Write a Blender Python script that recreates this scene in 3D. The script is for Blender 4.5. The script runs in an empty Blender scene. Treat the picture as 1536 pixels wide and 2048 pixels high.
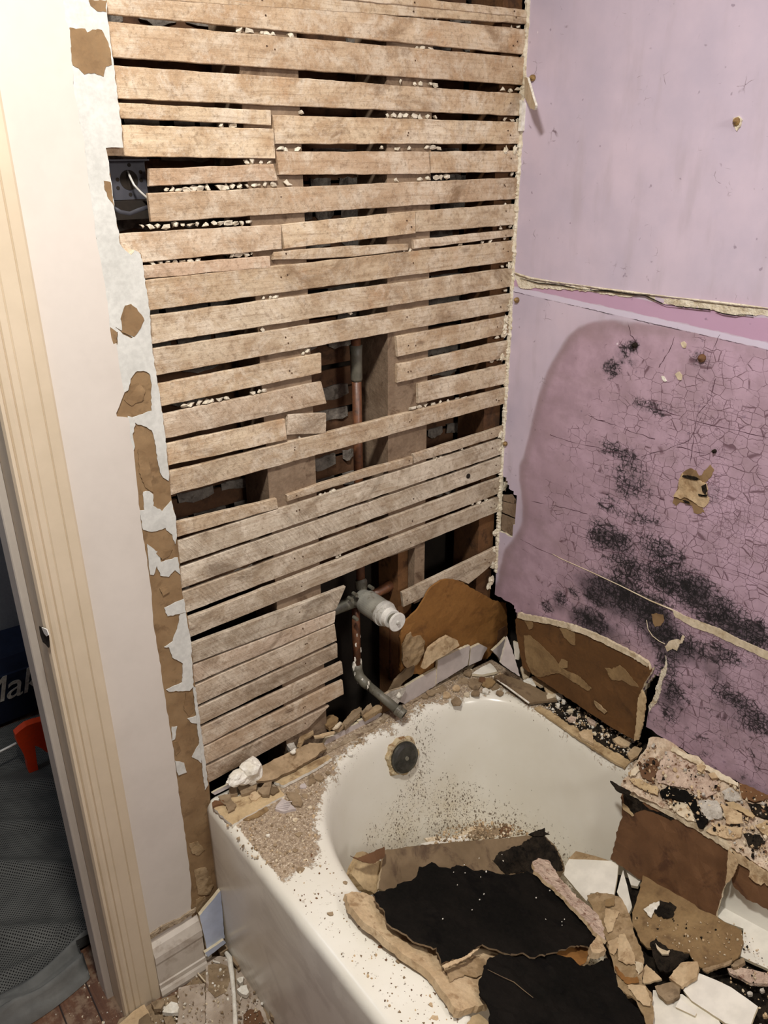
import bpy, bmesh, math, random
import numpy as np
from mathutils import Vector, Matrix, noise as mnoise
from mathutils.geometry import delaunay_2d_cdt
random.seed(7)
RNG = random.Random(11)
S = bpy.context.scene
COL = S.collection

# ------------------------------------------------------------------ camera
CAM = Vector((-1.25385, -1.18658, 1.57821))
PITCH, YAW, ROLL, FPX = 0.418916, 0.657242, -0.006544, 1610.96
_f = Vector((math.sin(YAW)*math.cos(PITCH), math.cos(YAW)*math.cos(PITCH), -math.sin(PITCH)))
_r0 = Vector((math.cos(YAW), -math.sin(YAW), 0)); _u0 = _r0.cross(_f)
_r = math.cos(ROLL)*_r0 + math.sin(ROLL)*_u0
_u = -math.sin(ROLL)*_r0 + math.cos(ROLL)*_u0
cam = bpy.data.cameras.new('camera'); co = bpy.data.objects.new('camera', cam); COL.objects.link(co)
co.matrix_world = Matrix(((_r.x, _u.x, -_f.x, CAM.x), (_r.y, _u.y, -_f.y, CAM.y), (_r.z, _u.z, -_f.z, CAM.z), (0, 0, 0, 1)))
cam.sensor_fit = 'HORIZONTAL'; cam.sensor_width = 36.0; cam.lens = 36.0*FPX/1536.0; cam.clip_start = 0.02
S.camera = co

# ------------------------------------------------------------------ light, world, exposure
S.view_settings.view_transform = 'Standard'; S.view_settings.look = 'None'
S.view_settings.gamma = 1.0; S.view_settings.use_curve_mapping = False
S.view_settings.exposure = 0.50
W = bpy.data.worlds.new('world'); S.world = W; W.use_nodes = True
W.node_tree.nodes['Background'].inputs[0].default_value = (0.8, 0.88, 1, 1)
W.node_tree.nodes['Background'].inputs[1].default_value = 0.03
LIGHT = Vector((-1.08, -0.70, 2.33))
def area(name, loc, size, energy, col, rot=(0, 0, 0), shape='DISK'):
    l = bpy.data.lights.new(name, 'AREA'); l.shape = shape; l.size = size; l.energy = energy; l.color = col
    o = bpy.data.objects.new(name, l); COL.objects.link(o); o.location = loc; o.rotation_euler = rot
    return o
area('ceiling_lamp_light', LIGHT, 0.16, 19.0, (1.0, 0.955, 0.90))
FILL_LIGHT = Vector((-0.55, -2.24, 1.95))
area('added_fill_light', FILL_LIGHT, 0.35, 9.5, (1.0, 0.955, 0.90), (math.radians(72), 0, 0))  # added fill from behind the camera, brightens the lower area
area('hall_daylight_fill', (-1.7, 0.8, 2.3), 0.5, 3.6, (0.78, 0.88, 1.0))  # added cool fill for unseen hall daylight

# ------------------------------------------------------------------ pixel rays on real planes
def ray(p):
    return _f + _r*((p[0]-768.0)/FPX) - _u*((p[1]-1024.0)/FPX)
class Plane:
    def __init__(s, o, n): s.o = Vector(o); s.n = Vector(n).normalized()
    def at(s, p):
        d = ray(p); t = (s.o-CAM).dot(s.n)/d.dot(s.n); return CAM + d*t
def proj(X):
    d = Vector(X)-CAM; w = d.dot(_f); return (768+FPX*d.dot(_r)/w, 1024-FPX*d.dot(_u)/w)
def PZ(z): return Plane((0, 0, z), (0, 0, 1))
def PY(y): return Plane((0, y, 0), (0, 1, 0))
def PX(x): return Plane((x, 0, 0), (1, 0, 0))
def P3(a, b, c):
    a, b, c = Vector(a), Vector(b), Vector(c); return Plane(a, (b-a).cross(c-a))

# ------------------------------------------------------------------ material helpers
def s(r, g, b):
    f = lambda c: (c/255/12.92 if c/255 <= 0.04045 else ((c/255+0.055)/1.055)**2.4)
    return (f(r), f(g), f(b), 1.0)
class NT:
    def __init__(self, name):
        self.m = bpy.data.materials.new(name); self.m.use_nodes = True
        self.t = self.m.node_tree; self.b = self.t.nodes['Principled BSDF']
        tc = self.t.nodes.new('ShaderNodeTexCoord'); self.obj = tc.outputs['Object']
    def put(self, sock, v):
        if isinstance(v, bpy.types.NodeSocket): self.t.links.new(v, sock)
        elif v is not None: sock.default_value = v
    def n(self, typ, **props):
        k = self.t.nodes.new(typ)
        for a, b in props.items(): setattr(k, a, b)
        return k
    def math(self, op, a, b=None, c=None, clamp=False):
        k = self.n('ShaderNodeMath', operation=op, use_clamp=clamp)
        for i, v in enumerate((a, b, c)):
            if v is not None: self.put(k.inputs[i], v)
        return k.outputs[0]
    def mul(self, a, b): return self.math('MULTIPLY', a, b)
    def add(self, a, b): return self.math('ADD', a, b)
    def mix(self, f, a, b, blend='MIX'):
        k = self.n('ShaderNodeMix', data_type='RGBA', blend_type=blend)
        self.put(k.inputs[0], f); self.put(k.inputs[6], a); self.put(k.inputs[7], b); return k.outputs[2]
    def noise(self, v, sc, det=4.0, ro=0.55, dist=0.0, col=False):
        k = self.n('ShaderNodeTexNoise'); self.put(k.inputs['Vector'], v)
        k.inputs['Scale'].default_value = sc; k.inputs['Detail'].default_value = det
        k.inputs['Roughness'].default_value = ro; k.inputs['Distortion'].default_value = dist
        return k.outputs['Color' if col else 'Fac']
    def vor(self, v, sc, feat='DISTANCE_TO_EDGE', rnd=1.0):
        k = self.n('ShaderNodeTexVoronoi', feature=feat); self.put(k.inputs['Vector'], v)
        k.inputs['Scale'].default_value = sc; k.inputs['Randomness'].default_value = rnd
        return k.outputs['Distance']
    def scale(self, v, sc):
        k = self.n('ShaderNodeVectorMath', operation='MULTIPLY'); self.put(k.inputs[0], v); k.inputs[1].default_value = sc; return k.outputs[0]
    def vadd(self, a, b):
        k = self.n('ShaderNodeVectorMath', operation='ADD'); self.put(k.inputs[0], a); self.put(k.inputs[1], b); return k.outputs[0]
    def ss(self, v, a, b, lo=0.0, hi=1.0):
        k = self.n('ShaderNodeMapRange', interpolation_type='SMOOTHSTEP'); self.put(k.inputs[0], v)
        k.inputs[1].default_value = a; k.inputs[2].default_value = b; k.inputs[3].default_value = lo; k.inputs[4].default_value = hi
        return k.outputs[0]
    def attr(self, name, typ='GEOMETRY'):
        return self.n('ShaderNodeAttribute', attribute_name=name, attribute_type=typ).outputs['Fac']
    def rnd(self): return self.n('ShaderNodeObjectInfo').outputs['Random']
    def sep(self, v):
        k = self.n('ShaderNodeSeparateXYZ'); self.put(k.inputs[0], v); return k.outputs
    def fin(self, color, rough=0.7, bump=None, bstr=0.3, bdist=0.002, metal=0.0, spec=None):
        self.put(self.b.inputs['Base Color'], color); self.put(self.b.inputs['Roughness'], rough)
        self.put(self.b.inputs['Metallic'], metal)
        if spec is not None: self.b.inputs['Specular IOR Level'].default_value = spec
        if bump is not None:
            k = self.n('ShaderNodeBump'); k.inputs['Strength'].default_value = bstr; k.inputs['Distance'].default_value = bdist
            self.put(k.inputs['Height'], bump); self.t.links.new(k.outputs[0], self.b.inputs['Normal'])
        return self.m
    def seedvec(self, amt=9.0):
        k = self.n('ShaderNodeCombineXYZ'); r = self.rnd()
        self.put(k.inputs[0], self.mul(r, amt)); self.put(k.inputs[1], self.mul(r, amt*1.7)); self.put(k.inputs[2], self.mul(r, amt*0.6))
        return self.vadd(self.obj, k.outputs[0])

def mottled(name, c1, c2, c3=None, sc=18, rough=0.75, bstr=0.3, bdist=0.0015, lim=(0.35, 0.65), spec=0.3, fine=160, fa=0.14):
    t = NT(name); v = t.seedvec()
    f = t.ss(t.noise(v, sc, 6, 0.62), lim[0], lim[1]); col = t.mix(f, c1, c2)
    if c3 is not None:
        col = t.mix(t.ss(t.noise(t.vadd(v, (3, 7, 1)), sc*1.7, 5, 0.65, 0.4), 0.52, 0.68), col, c3)
    fn = t.noise(v, fine, 3, 0.6)
    col = t.mix(t.ss(fn, 0.3, 0.7, 0.0, fa), col, (0.02, 0.017, 0.014, 1), 'MIX')
    return t.fin(col, rough, t.add(fn, t.mul(t.noise(v, sc*2, 4), 1.2)), bstr, bdist, spec=spec)

M = {}
def mat_lath():
    t = NT('weathered_lath_wood'); v = t.seedvec(23.0)
    tone = t.attr('tone', 'OBJECT'); pink = t.attr('pink', 'OBJECT')
    g = t.noise(t.scale(v, (5, 40, 110)), 1.7, 6, 0.72, 0.7)
    blo = t.noise(t.scale(v, (1, 1, 1.6)), 15, 6, 0.66, 0.6)
    b2 = t.noise(t.scale(t.vadd(v, (5, 2, 9)), (0.7, 1, 1.2)), 8, 6, 0.7, 1.0)
    sand = t.noise(v, 135, 5, 0.75); grit = t.noise(v, 420, 3, 0.7)
    warm = t.mix(t.ss(blo, 0.34, 0.66), s(188, 158, 124), s(222, 200, 168))
    grey = t.mix(t.ss(blo, 0.34, 0.66), s(178, 164, 143), s(208, 198, 180))
    col = t.mix(tone, warm, grey)
    col = t.mix(t.mul(pink, t.ss(blo, 0.3, 0.7, 0.35, 0.85)), col, s(196, 164, 144))
    col = t.mix(t.ss(t.noise(t.vadd(v, (1, 12, 4)), 22, 7, 0.72, 0.5), 0.46, 0.64, 0.0, 0.6), col, s(234, 222, 202))
    col = t.mix(t.ss(g, 0.46, 0.70, 0.0, 0.48), col, s(142, 114, 86))
    col = t.mix(t.ss(b2, 0.52, 0.70, 0.0, 0.78), col, t.mix(tone, s(128, 100, 72), s(118, 104, 86)))
    rust = t.ss(t.noise(t.vadd(v, (8, 1, 3)), 12, 5, 0.65), 0.57, 0.72, 0.0, 0.42)
    col = t.mix(t.mul(rust, t.math('SUBTRACT', 1.0, tone)), col, s(190, 138, 88))
    # circular-saw marks: slanting, irregular, strongest on the greyer laths
    dv = t.n('ShaderNodeMapping'); t.put(dv.inputs['Vector'], v); dv.inputs['Rotation'].default_value = (0, 0.62, 0)
    w = t.n('ShaderNodeTexWave', wave_type='BANDS', bands_direction='X'); t.put(w.inputs['Vector'], t.scale(dv.outputs[0], (1, 0, 0.12)))
    w.inputs['Scale'].default_value = 42; w.inputs['Distortion'].default_value = 9.0; w.inputs['Detail'].default_value = 5; w.inputs['Detail Scale'].default_value = 1.2; w.inputs['Detail Roughness'].default_value = 0.7
    fib = t.noise(t.scale(dv.outputs[0], (190, 1, 22)), 1.0, 5, 0.7, 0.4)
    saw = t.mul(t.math('MAXIMUM', t.mul(w.outputs['Fac'], 0.5), t.ss(fib, 0.45, 0.7)), t.mul(t.ss(t.noise(t.vadd(v, (4, 4, 4)), 7, 3), 0.36, 0.6), t.add(0.35, tone)))
    col = t.mix(t.mul(saw, 0.34), col, s(112, 94, 76))
    col = t.mix(t.ss(sand, 0.48, 0.70, 0.0, 0.55), col, s(118, 96, 74))
    col = t.mix(t.ss(grit, 0.55, 0.75, 0.0, 0.3), col, s(240, 230, 214))
    kn = t.ss(t.vor(t.scale(t.vadd(v, (2.2, 0, 0.7)), (1, 0.001, 2.0)), 8.0, 'F1'), 0.04, 0.13, 1.0, 0.0)
    col = t.mix(t.mul(kn, t.ss(g, 0.3, 0.7, 0.2, 0.8)), col, s(96, 72, 52))
    col = t.mix(t.mul(t.math('FRACT', t.mul(t.rnd(), 7.3)), 0.22), col, s(140, 116, 88))
    h = t.add(t.add(t.mul(g, 0.8), t.mul(saw, -0.5)), t.add(t.mul(sand, 0.9), t.mul(grit, 0.5)))
    return t.fin(col, 0.9, h, 0.6, 0.0016, spec=0.12)
M['lath'] = mat_lath()

def mat_purple():
    t = NT('purple_painted_plaster'); v = t.obj
    x, y, z = t.sep(v)
    damp = t.attr('damp'); mold = t.attr('mold'); crk = t.attr('crackle'); pk = t.attr('pink'); brn = t.attr('brown')
    n1 = t.noise(v, 5, 5, 0.6); n2 = t.noise(v, 22, 5, 0.6); n3 = t.noise(v, 130, 4, 0.7); n4 = t.noise(v, 420, 3, 0.7)
    dry = t.mix(t.ss(n1, 0.3, 0.7), s(191, 180, 197), s(208, 193, 208))
    dry = t.mix(t.ss(t.noise(t.scale(v, (1, 3, 0.7)), 8, 4), 0.5, 0.75, 0, 0.45), dry, s(180, 168, 178))
    wet = t.mix(t.ss(n2, 0.3, 0.7), s(168, 143, 156), s(190, 163, 179))
    wet = t.mix(t.ss(t.noise(t.scale(v, (1, 1, 2.2)), 10, 5, 0.65), 0.45, 0.72, 0, 0.6), wet, s(158, 136, 142))
    col = t.mix(t.ss(t.add(damp, t.mul(t.add(n2, -0.5), 0.22)), 0.44, 0.56), dry, wet)
    rim = t.mul(t.ss(damp, 0.42, 0.52), t.ss(damp, 0.58, 0.8, 1.0, 0.0))
    col = t.mix(t.mul(rim, 0.45), col, s(140, 122, 122))
    col = t.mix(t.mul(pk, t.ss(n2, 0.3, 0.7, 0.35, 0.9)), col, s(202, 172, 194))
    col = t.mix(t.mul(brn, t.ss(n2, 0.3, 0.7, 0.3, 0.9)), col, s(150, 126, 130))
    # fine crackle
    wv = t.vadd(v, t.scale(t.noise(v, 34, 3, 0.6, 0, True), (0, 0.012, 0.012)))
    big = t.vor(t.scale(wv, (0.02, 1, 1.15)), 46, rnd=0.62)
    sml = t.vor(t.scale(wv, (0.02, 1, 1.25)), 112, rnd=0.58)
    cm = t.math('ADD', crk, t.mul(mold, 0.6), clamp=True)
    brk = t.noise(v, 17, 4, 0.6); brk2 = t.noise(t.vadd(v, (3, 3, 3)), 46, 3, 0.6)
    c1 = t.mul(t.ss(big, 0.006, 0.034, 1.0, 0.0), t.ss(t.add(cm, t.mul(t.add(brk, -0.5), 2.4)), 0.25, 0.55))
    c2 = t.mul(t.ss(sml, 0.010, 0.075, 1.0, 0.0), t.ss(t.add(cm, t.mul(t.add(brk2, -0.5), 2.4)), 0.55, 0.95))
    crack = t.math('MAXIMUM', c1, t.mul(c2, 0.75))
    col = t.mix(t.mul(crack, 0.72), col, s(88, 58, 68))
    ln = t.math('FRACT', t.mul(t.add(z, t.mul(t.noise(t.scale(v, (0, 4, 1)), 3, 3), 0.02)), 21.5))
    line = t.mul(t.ss(t.math('ABSOLUTE', t.add(ln, -0.5)), 0.0, 0.03, 1.0, 0.0), t.mul(t.ss(t.noise(t.scale(v, (0, 1.5, 9)), 6, 3), 0.48, 0.6), t.ss(cm, 0.25, 0.6)))
    col = t.mix(t.mul(line, 0.5), col, s(84, 52, 66))
    hz_ = t.attr('haze'); hn = t.noise(v, 18, 6, 0.7)
    hz2 = t.ss(t.add(hz_, t.mul(t.add(hn, -0.5), 1.0)), 0.22, 0.80)
    col = t.mix(t.mul(hz2, 0.74), col, s(66, 58, 65))
    # mould: grey bloom, black cracks, crusty spots
    n5 = t.noise(t.scale(t.vadd(v, (7, 1, 2)), (1, 1, 1.7)), 26, 6, 0.7, 0.8)
    ms = t.add(mold, t.mul(t.add(n5, -0.5), 1.1))
    sp = t.add(t.mul(n3, 0.6), t.mul(n4, 0.4))
    smear = t.ss(t.add(ms, t.mul(t.add(sp, -0.5), 1.4)), 0.28, 0.92)
    crust = t.ss(t.add(ms, t.mul(t.add(sp, -0.5), 3.0)), 0.76, 1.02)
    bcr = t.mul(t.math('MAXIMUM', t.ss(big, 0.01, 0.07, 1.0, 0.0), t.ss(sml, 0.015, 0.13, 1.0, 0.0)), t.ss(t.add(ms, t.mul(t.add(brk2, -0.5), 0.9)), 0.36, 0.62))
    col = t.mix(t.mul(smear, 0.74), col, s(58, 53, 58))
    col = t.mix(t.mul(bcr, 0.88), col, s(28, 25, 28))
    col = t.mix(crust, col, s(26, 24, 27))
    # banding where a moulding was torn off
    zz = t.add(z, t.mul(t.add(t.noise(v, 26, 4, 0.6), -0.5), 0.010))
    yk = t.mul(t.math('MAXIMUM', y, -0.6), -0.045)
    b1 = t.mul(t.ss(t.add(zz, yk), 1.3265, 1.3285), t.ss(zz, 1.338, 1.3395, 1.0, 0.0))
    col = t.mix(t.mul(b1, 0.85), col, s(190, 152, 180))
    z2 = t.add(t.add(z, yk), t.mul(t.add(t.noise(v, 55, 3, 0.6), -0.5), 0.004))
    b2 = t.mul(t.ss(z2, 1.3160, 1.3172), t.ss(z2, 1.3255, 1.3275, 1.0, 0.0))
    col = t.mix(t.mul(b2, 0.9), col, s(212, 204, 222))
    b3 = t.mul(t.ss(z2, 1.3146, 1.3154), t.ss(z2, 1.3160, 1.3168, 1.0, 0.0))
    col = t.mix(t.mul(b3, t.ss(n2, 0.45, 0.6)), col, s(70, 60, 72))
    # specks and scuffs
    scf = t.ss(t.noise(t.vadd(v, (2, 5, 8)), 60, 2, 0.5), 0.70, 0.76)
    col = t.mix(t.mul(scf, 0.5), col, s(112, 92, 112))
    lite = t.ss(t.vor(t.scale(v, (0.02, 1, 0.6)), 26, 'F1'), 0.03, 0.05, 1.0, 0.0)
    col = t.mix(t.mul(lite, t.ss(n2, 0.55, 0.62)), col, s(236, 226, 232))
    h = t.add(t.mul(crack, -1.0), t.add(t.mul(n2, 0.5), t.mul(n3, 0.35)))
    return t.fin(col, t.ss(mold, 0.1, 0.6, 0.42, 0.75), h, 0.35, 0.0018, spec=0.35)
M['purple'] = mat_purple()

def mat_tub():
    t = NT('dusty_white_enamel'); v = t.obj
    dust = t.attr('dust'); spk = t.attr('specks'); stain = t.attr('stain'); scr = t.attr('apron')
    a = t.noise(v, 45, 5, 0.7); b = t.noise(v, 170, 4, 0.7); c = t.noise(v, 9, 4)
    col = t.mix(t.ss(c, 0.3, 0.7), s(226, 222, 208), s(232, 229, 217))
    col = t.mix(t.mul(stain, t.ss(a, 0.3, 0.7, 0.35, 0.9)), col, s(196, 176, 134))
    nn = t.add(t.mul(t.noise(v, 19, 5, 0.7), 0.40), t.add(t.mul(a, 0.32), t.mul(b, 0.28)))
    d = t.ss(t.add(dust, t.mul(t.add(nn, -0.5), 2.9)), 0.42, 0.58)
    dcol = t.mix(t.ss(b, 0.35, 0.65), s(124, 104, 82), s(172, 152, 126))
    dcol = t.mix(t.ss(t.noise(v, 300, 3, 0.7), 0.56, 0.66), dcol, s(226, 212, 190))
    col = t.mix(t.mul(d, 0.95), col, dcol)
    sv = t.vor(t.scale(v, (1, 1, 0.6)), 150, 'F1'); sv2 = t.vor(t.vadd(v, (0.3, 0.1, 0.2)), 260, 'F1')
    sm = t.math('MAXIMUM', t.ss(sv, 0.2, 0.34, 1.0, 0.0), t.ss(sv2, 0.2, 0.34, 1.0, 0.0))
    sm = t.mul(sm, t.ss(t.add(spk, t.mul(t.add(t.noise(v, 110, 2), -0.5), 1.5)), 0.32, 0.5))
    col = t.mix(t.mul(sm, 0.85), col, s(96, 78, 58))
    gr = t.mul(scr, t.ss(t.noise(t.scale(v, (1, 1, 1.6)), 5, 5, 0.6, 1.0), 0.45, 0.6))
    col = t.mix(t.mul(gr, 0.28), col, s(168, 160, 150))
    ru = t.math('MAXIMUM', d, t.mul(sm, 0.9))
    return t.fin(col, t.ss(ru, 0, 1, 0.24, 0.9), t.add(t.mul(d, t.add(0.6, b)), t.mul(sm, 0.8)), 0.5, 0.0022, spec=0.5)
M['enamel'] = mat_tub()

M['cream'] = mottled('cream_wall_paint', s(205, 197, 187), s(212, 204, 194), None, 5, 0.5, 0.03, 0.0008, spec=0.35, fine=60, fa=0.02)
M['casing'] = mottled('cream_gloss_trim_paint', s(204, 188, 162), s(211, 195, 170), None, 5, 0.42, 0.03, 0.0008, spec=0.45, fine=50, fa=0.03)
M['jamb'] = mottled('grey_cream_jamb_paint', s(196, 188, 176), s(204, 196, 184), None, 6, 0.5, 0.05, 0.0008, spec=0.4, fine=70, fa=0.03)
M['baseb'] = mottled('scuffed_grey_cream_trim', s(198, 189, 176), s(208, 199, 187), s(180, 168, 154), 12, 0.5, 0.08, 0.0008, spec=0.4, fine=90, fa=0.05)
M['skim'] = mottled('white_skim_coat', s(202, 202, 195), s(214, 214, 207), None, 14, 0.8, 0.25, 0.0012, fine=110)
M['paper'] = mottled('brown_drywall_paper', s(135, 108, 76), s(151, 124, 90), s(122, 97, 68), 20, 0.85, 0.3, 0.001)
M['plaster'] = mottled('crumbly_cream_plaster', s(214, 202, 176), s(238, 230, 210), s(196, 180, 150), 40, 0.9, 0.7, 0.003)
M['key'] = mottled('shade_darkened_mortar', s(112, 104, 96), s(140, 132, 122), s(92, 84, 76), 45, 0.92, 0.7, 0.003)  # mortar grey darkened to imitate shade inside the wall cavity
M['plastergrey'] = mottled('grey_mortar_plaster', s(168, 160, 148), s(204, 198, 186), s(150, 140, 126), 45, 0.92, 0.7, 0.003)
M['lump'] = mottled('white_plaster_lump', s(226, 220, 204), s(244, 241, 230), None, 60, 0.85, 0.5, 0.002)
M['stud'] = mottled('old_stud_wood', s(122, 102, 82), s(148, 128, 106), s(98, 78, 60), 14, 0.85, 0.5, 0.002)  # wood tone darkened a little for the shade in the lath gaps
M['darkwood'] = mottled('dark_brown_stud_wood', s(88, 60, 38), s(112, 78, 48), s(64, 44, 28), 12, 0.85, 0.5, 0.002)
M['orangewood'] = mottled('reddish_blocking_wood', s(110, 76, 46), s(130, 92, 58), s(80, 54, 34), 12, 0.8, 0.4, 0.002)
M['backlath'] = mottled('brown_back_lath', s(84, 58, 40), s(104, 74, 52), s(64, 44, 30), 14, 0.9, 0.5, 0.002)  # brown darkened so the gaps look unlit; cavity shade in the colour
M['amber'] = mottled('amber_hardboard', s(134, 92, 46), s(150, 106, 56), s(116, 78, 40), 9, 0.7, 0.22, 0.001)
M['brownboard'] = mottled('dark_brown_hardboard', s(96, 66, 36), s(112, 78, 44), s(84, 58, 34), 9, 0.72, 0.25, 0.0012)
M['brownpeel'] = mottled('tan_peeled_glue', s(150, 126, 92), s(176, 152, 118), s(130, 106, 74), 30, 0.85, 0.5, 0.002)
M['slabbrown'] = mottled('russet_brown_hardboard', s(100, 70, 46), s(120, 86, 58), s(84, 56, 38), 10, 0.72, 0.3, 0.0015)
M['olive'] = mottled('olive_brown_board', s(132, 106, 72), s(152, 126, 88), s(112, 88, 60), 11, 0.75, 0.35, 0.0015)
M['boardtaupe'] = mottled('taupe_board_face', s(112, 94, 70), s(134, 114, 88), s(88, 70, 54), 10, 0.8, 0.35, 0.0015)
M['dirtyboard'] = mottled('dust_coated_plank', s(150, 128, 98), s(178, 154, 122), s(128, 104, 76), 22, 0.88, 0.5, 0.002)
M['yellowwood'] = mottled('yellowed_board_core', s(178, 154, 116), s(202, 178, 138), s(146, 120, 86), 18, 0.8, 0.4, 0.0015)
M['chip'] = mottled('grey_brown_chip', s(136, 116, 90), s(160, 140, 112), s(116, 98, 76), 26, 0.88, 0.4, 0.0015)
M['chippale'] = mottled('pale_chip', s(206, 190, 160), s(226, 212, 186), s(184, 164, 132), 30, 0.85, 0.4, 0.0015)
M['gypsum'] = mottled('tan_gypsum', s(188, 162, 126), s(208, 184, 148), s(158, 130, 96), 24, 0.88, 0.5, 0.002)
M['crumb'] = mottled('gypsum_rubble', s(196, 172, 146), s(222, 204, 180), s(156, 126, 104), 36, 0.92, 0.9, 0.004)
M['pinkplaster'] = mottled('pinkish_rotten_plaster', s(190, 166, 148), s(214, 192, 172), s(132, 98, 80), 48, 0.92, 0.9, 0.004)
M['tile'] = mottled('white_glazed_tile', s(236, 232, 218), s(242, 238, 226), None, 6, 0.22, 0.03, 0.0005, spec=0.5, fine=30)
M['tilelav'] = mottled('lavender_grey_tile', s(196, 186, 182), s(206, 196, 192), None, 8, 0.28, 0.05, 0.0005, spec=0.5, fine=40)
M['tileblue'] = mottled('bluish_white_tile', s(196, 210, 236), s(206, 218, 240), None, 6, 0.25, 0.03, 0.0005, spec=0.5, fine=30)
M['tilebody'] = mottled('cream_tile_body', s(212, 200, 170), s(224, 212, 184), None, 20, 0.85, 0.3, 0.001)
M['mortar'] = mottled('dirty_mortar', s(150, 132, 108), s(190, 172, 146), s(118, 98, 78), 34, 0.92, 0.9, 0.004)
M['floordirt'] = mottled('dirty_tan_strip', s(160, 144, 126), s(196, 182, 166), s(120, 98, 78), 20, 0.9, 0.6, 0.002)
M['black'] = mottled('black_tar_paper', s(13, 12, 10), s(24, 21, 18), s(9, 8, 8), 9, 0.92, 0.5, 0.002, spec=0.08)
M['blackdirt'] = mottled('black_mouldy_dirt', s(28, 24, 20), s(50, 43, 35), s(16, 14, 12), 40, 0.95, 0.9, 0.004, spec=0.1)
M['galv'] = mottled('tarnished_galvanised_pipe', s(96, 94, 82), s(116, 112, 98), s(82, 76, 64), 40, 0.5, 0.3, 0.001, spec=0.5)
M['dark'] = mottled('dark_plastic', s(58, 58, 64), s(70, 70, 76), None, 20, 0.5, 0.1, 0.001)
M['void'] = mottled('void_shade_dark', s(30, 25, 20), s(44, 36, 28), None, 8, 0.95, 0.3, 0.002)  # near-black tone painted in for shade in cavities and holes
M['whiteplastic'] = mottled('white_plastic', s(228, 226, 218), s(236, 234, 226), None, 10, 0.35, 0.03, 0.0005, spec=0.5)
M['nail'] = mottled('rusty_nail', s(70, 52, 38), s(96, 70, 48), None, 90, 0.7, 0.4, 0.001)
M['brass'] = mottled('brass_screw', s(112, 84, 44), s(158, 126, 70), s(58, 42, 26), 120, 0.45, 0.3, 0.001, spec=0.6)
M['orange'] = mottled('orange_plastic', s(220, 62, 16), s(226, 70, 20), None, 8, 0.4, 0.05, 0.0005, spec=0.5)
M['navy'] = mottled('navy_fabric', s(13, 22, 44), s(18, 30, 54), None, 14, 0.85, 0.3, 0.002)
M['grout'] = mottled('rusty_sealant', s(178, 156, 116), s(206, 190, 156), s(140, 104, 66), 40, 0.85, 0.7, 0.003)
M['hallwall'] = mottled('hall_wall_paint', s(150, 152, 156), s(158, 160, 164), None, 5, 0.8, 0.05, 0.001)
M['crackdark'] = mottled('dark_purple_crack', s(72, 46, 58), s(92, 62, 74), None, 30, 0.9, 0.1, 0.001)
M['nub'] = mottled('cream_plaster_nub', s(204, 193, 172), s(226, 217, 198), s(180, 168, 146), 60, 0.9, 0.5, 0.002)
M['farwall'] = mottled('mauve_far_wall_paint', s(116, 104, 109), s(124, 112, 117), None, 5, 0.8, 0.05, 0.001)  # unseen walls darkened to cut light bounced onto the tub apron
M['plainwhite'] = mottled('ceiling_white_paint', s(226, 222, 212), s(232, 228, 218), None, 4, 0.8, 0.08, 0.001)
def metal(name, c1, c2, rough):
    t = NT(name); v = t.seedvec(); f = t.noise(v, 45, 5, 0.65)
    return t.fin(t.mix(t.ss(f, 0.35, 0.65), c1, c2), t.ss(f, 0.3, 0.7, rough, rough+0.25), f, 0.2, 0.001, metal=0.85)
M['valvegrey'] = mottled('brushed_grey_valve_metal', s(140, 138, 128), s(160, 158, 146), s(118, 112, 98), 40, 0.38, 0.15, 0.001, spec=0.8)
M['copper'] = mottled('aged_copper', s(124, 80, 52), s(98, 62, 42), s(78, 54, 40), 40, 0.42, 0.15, 0.001, spec=0.7)
M['nickel'] = mottled('worn_nickel', s(186, 184, 176), s(202, 200, 192), s(150, 144, 130), 50, 0.3, 0.1, 0.001, spec=0.9)
M['chrome'] = metal('dull_chrome_plate', s(96, 96, 92), s(66, 66, 62), 0.32)
def mat_cloth():
    t = NT('grey_perforated_mesh_cloth'); x, y, z = t.sep(t.n('ShaderNodeTexCoord').outputs['UV'])
    def g(a): return t.math('ABSOLUTE', t.add(t.math('FRACT', a), -0.5))
    a = t.mul(t.add(x, y), 130.0); b = t.mul(t.add(x, t.mul(y, -1.0)), 130.0)
    hole = t.ss(t.math('MAXIMUM', g(a), g(b)), 0.20, 0.30, 1.0, 0.0)
    col = t.mix(hole, t.mix(t.ss(t.noise(t.obj, 12, 3), 0.3, 0.7), s(84, 84, 81), s(100, 100, 96)), s(17, 16, 16))
    return t.fin(col, 0.85, t.mul(hole, -1.0), 0.5, 0.002, spec=0.2)
M['cloth'] = mat_cloth()
M['clothhem'] = mottled('grey_cloth_hem', s(96, 96, 93), s(110, 110, 106), None, 20, 0.85, 0.3, 0.001)
def mat_floor():
    t = NT('dark_hardwood_floor'); v = t.obj; x, y, z = t.sep(v)
    fr = t.math('FRACT', t.mul(t.add(x, t.mul(y, -0.02)), 17.0)); gap = t.ss(t.math('ABSOLUTE', t.add(fr, -0.5)), 0.46, 0.49)
    k = t.n('ShaderNodeCombineXYZ'); t.put(k.inputs[0], t.math('FLOOR', t.mul(t.add(x, t.mul(y, -0.02)), 17.0)))
    pl = t.noise(k.outputs[0], 3.3, 1); g = t.noise(t.scale(v, (60, 3, 1)), 2, 5, 0.6, 0.5)
    col = t.mix(t.ss(t.add(t.mul(pl, 0.5), t.mul(g, 0.5)), 0.3, 0.7), s(74, 46, 32), s(118, 82, 58))
    col = t.mix(t.ss(t.noise(v, 30, 5, 0.7), 0.45, 0.62, 0, 0.7), col, s(138, 116, 94))
    col = t.mix(gap, col, s(36, 24, 18))
    return t.fin(col, 0.5, t.mul(gap, -1), 0.3, 0.002)
M['floor'] = mat_floor()

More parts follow.
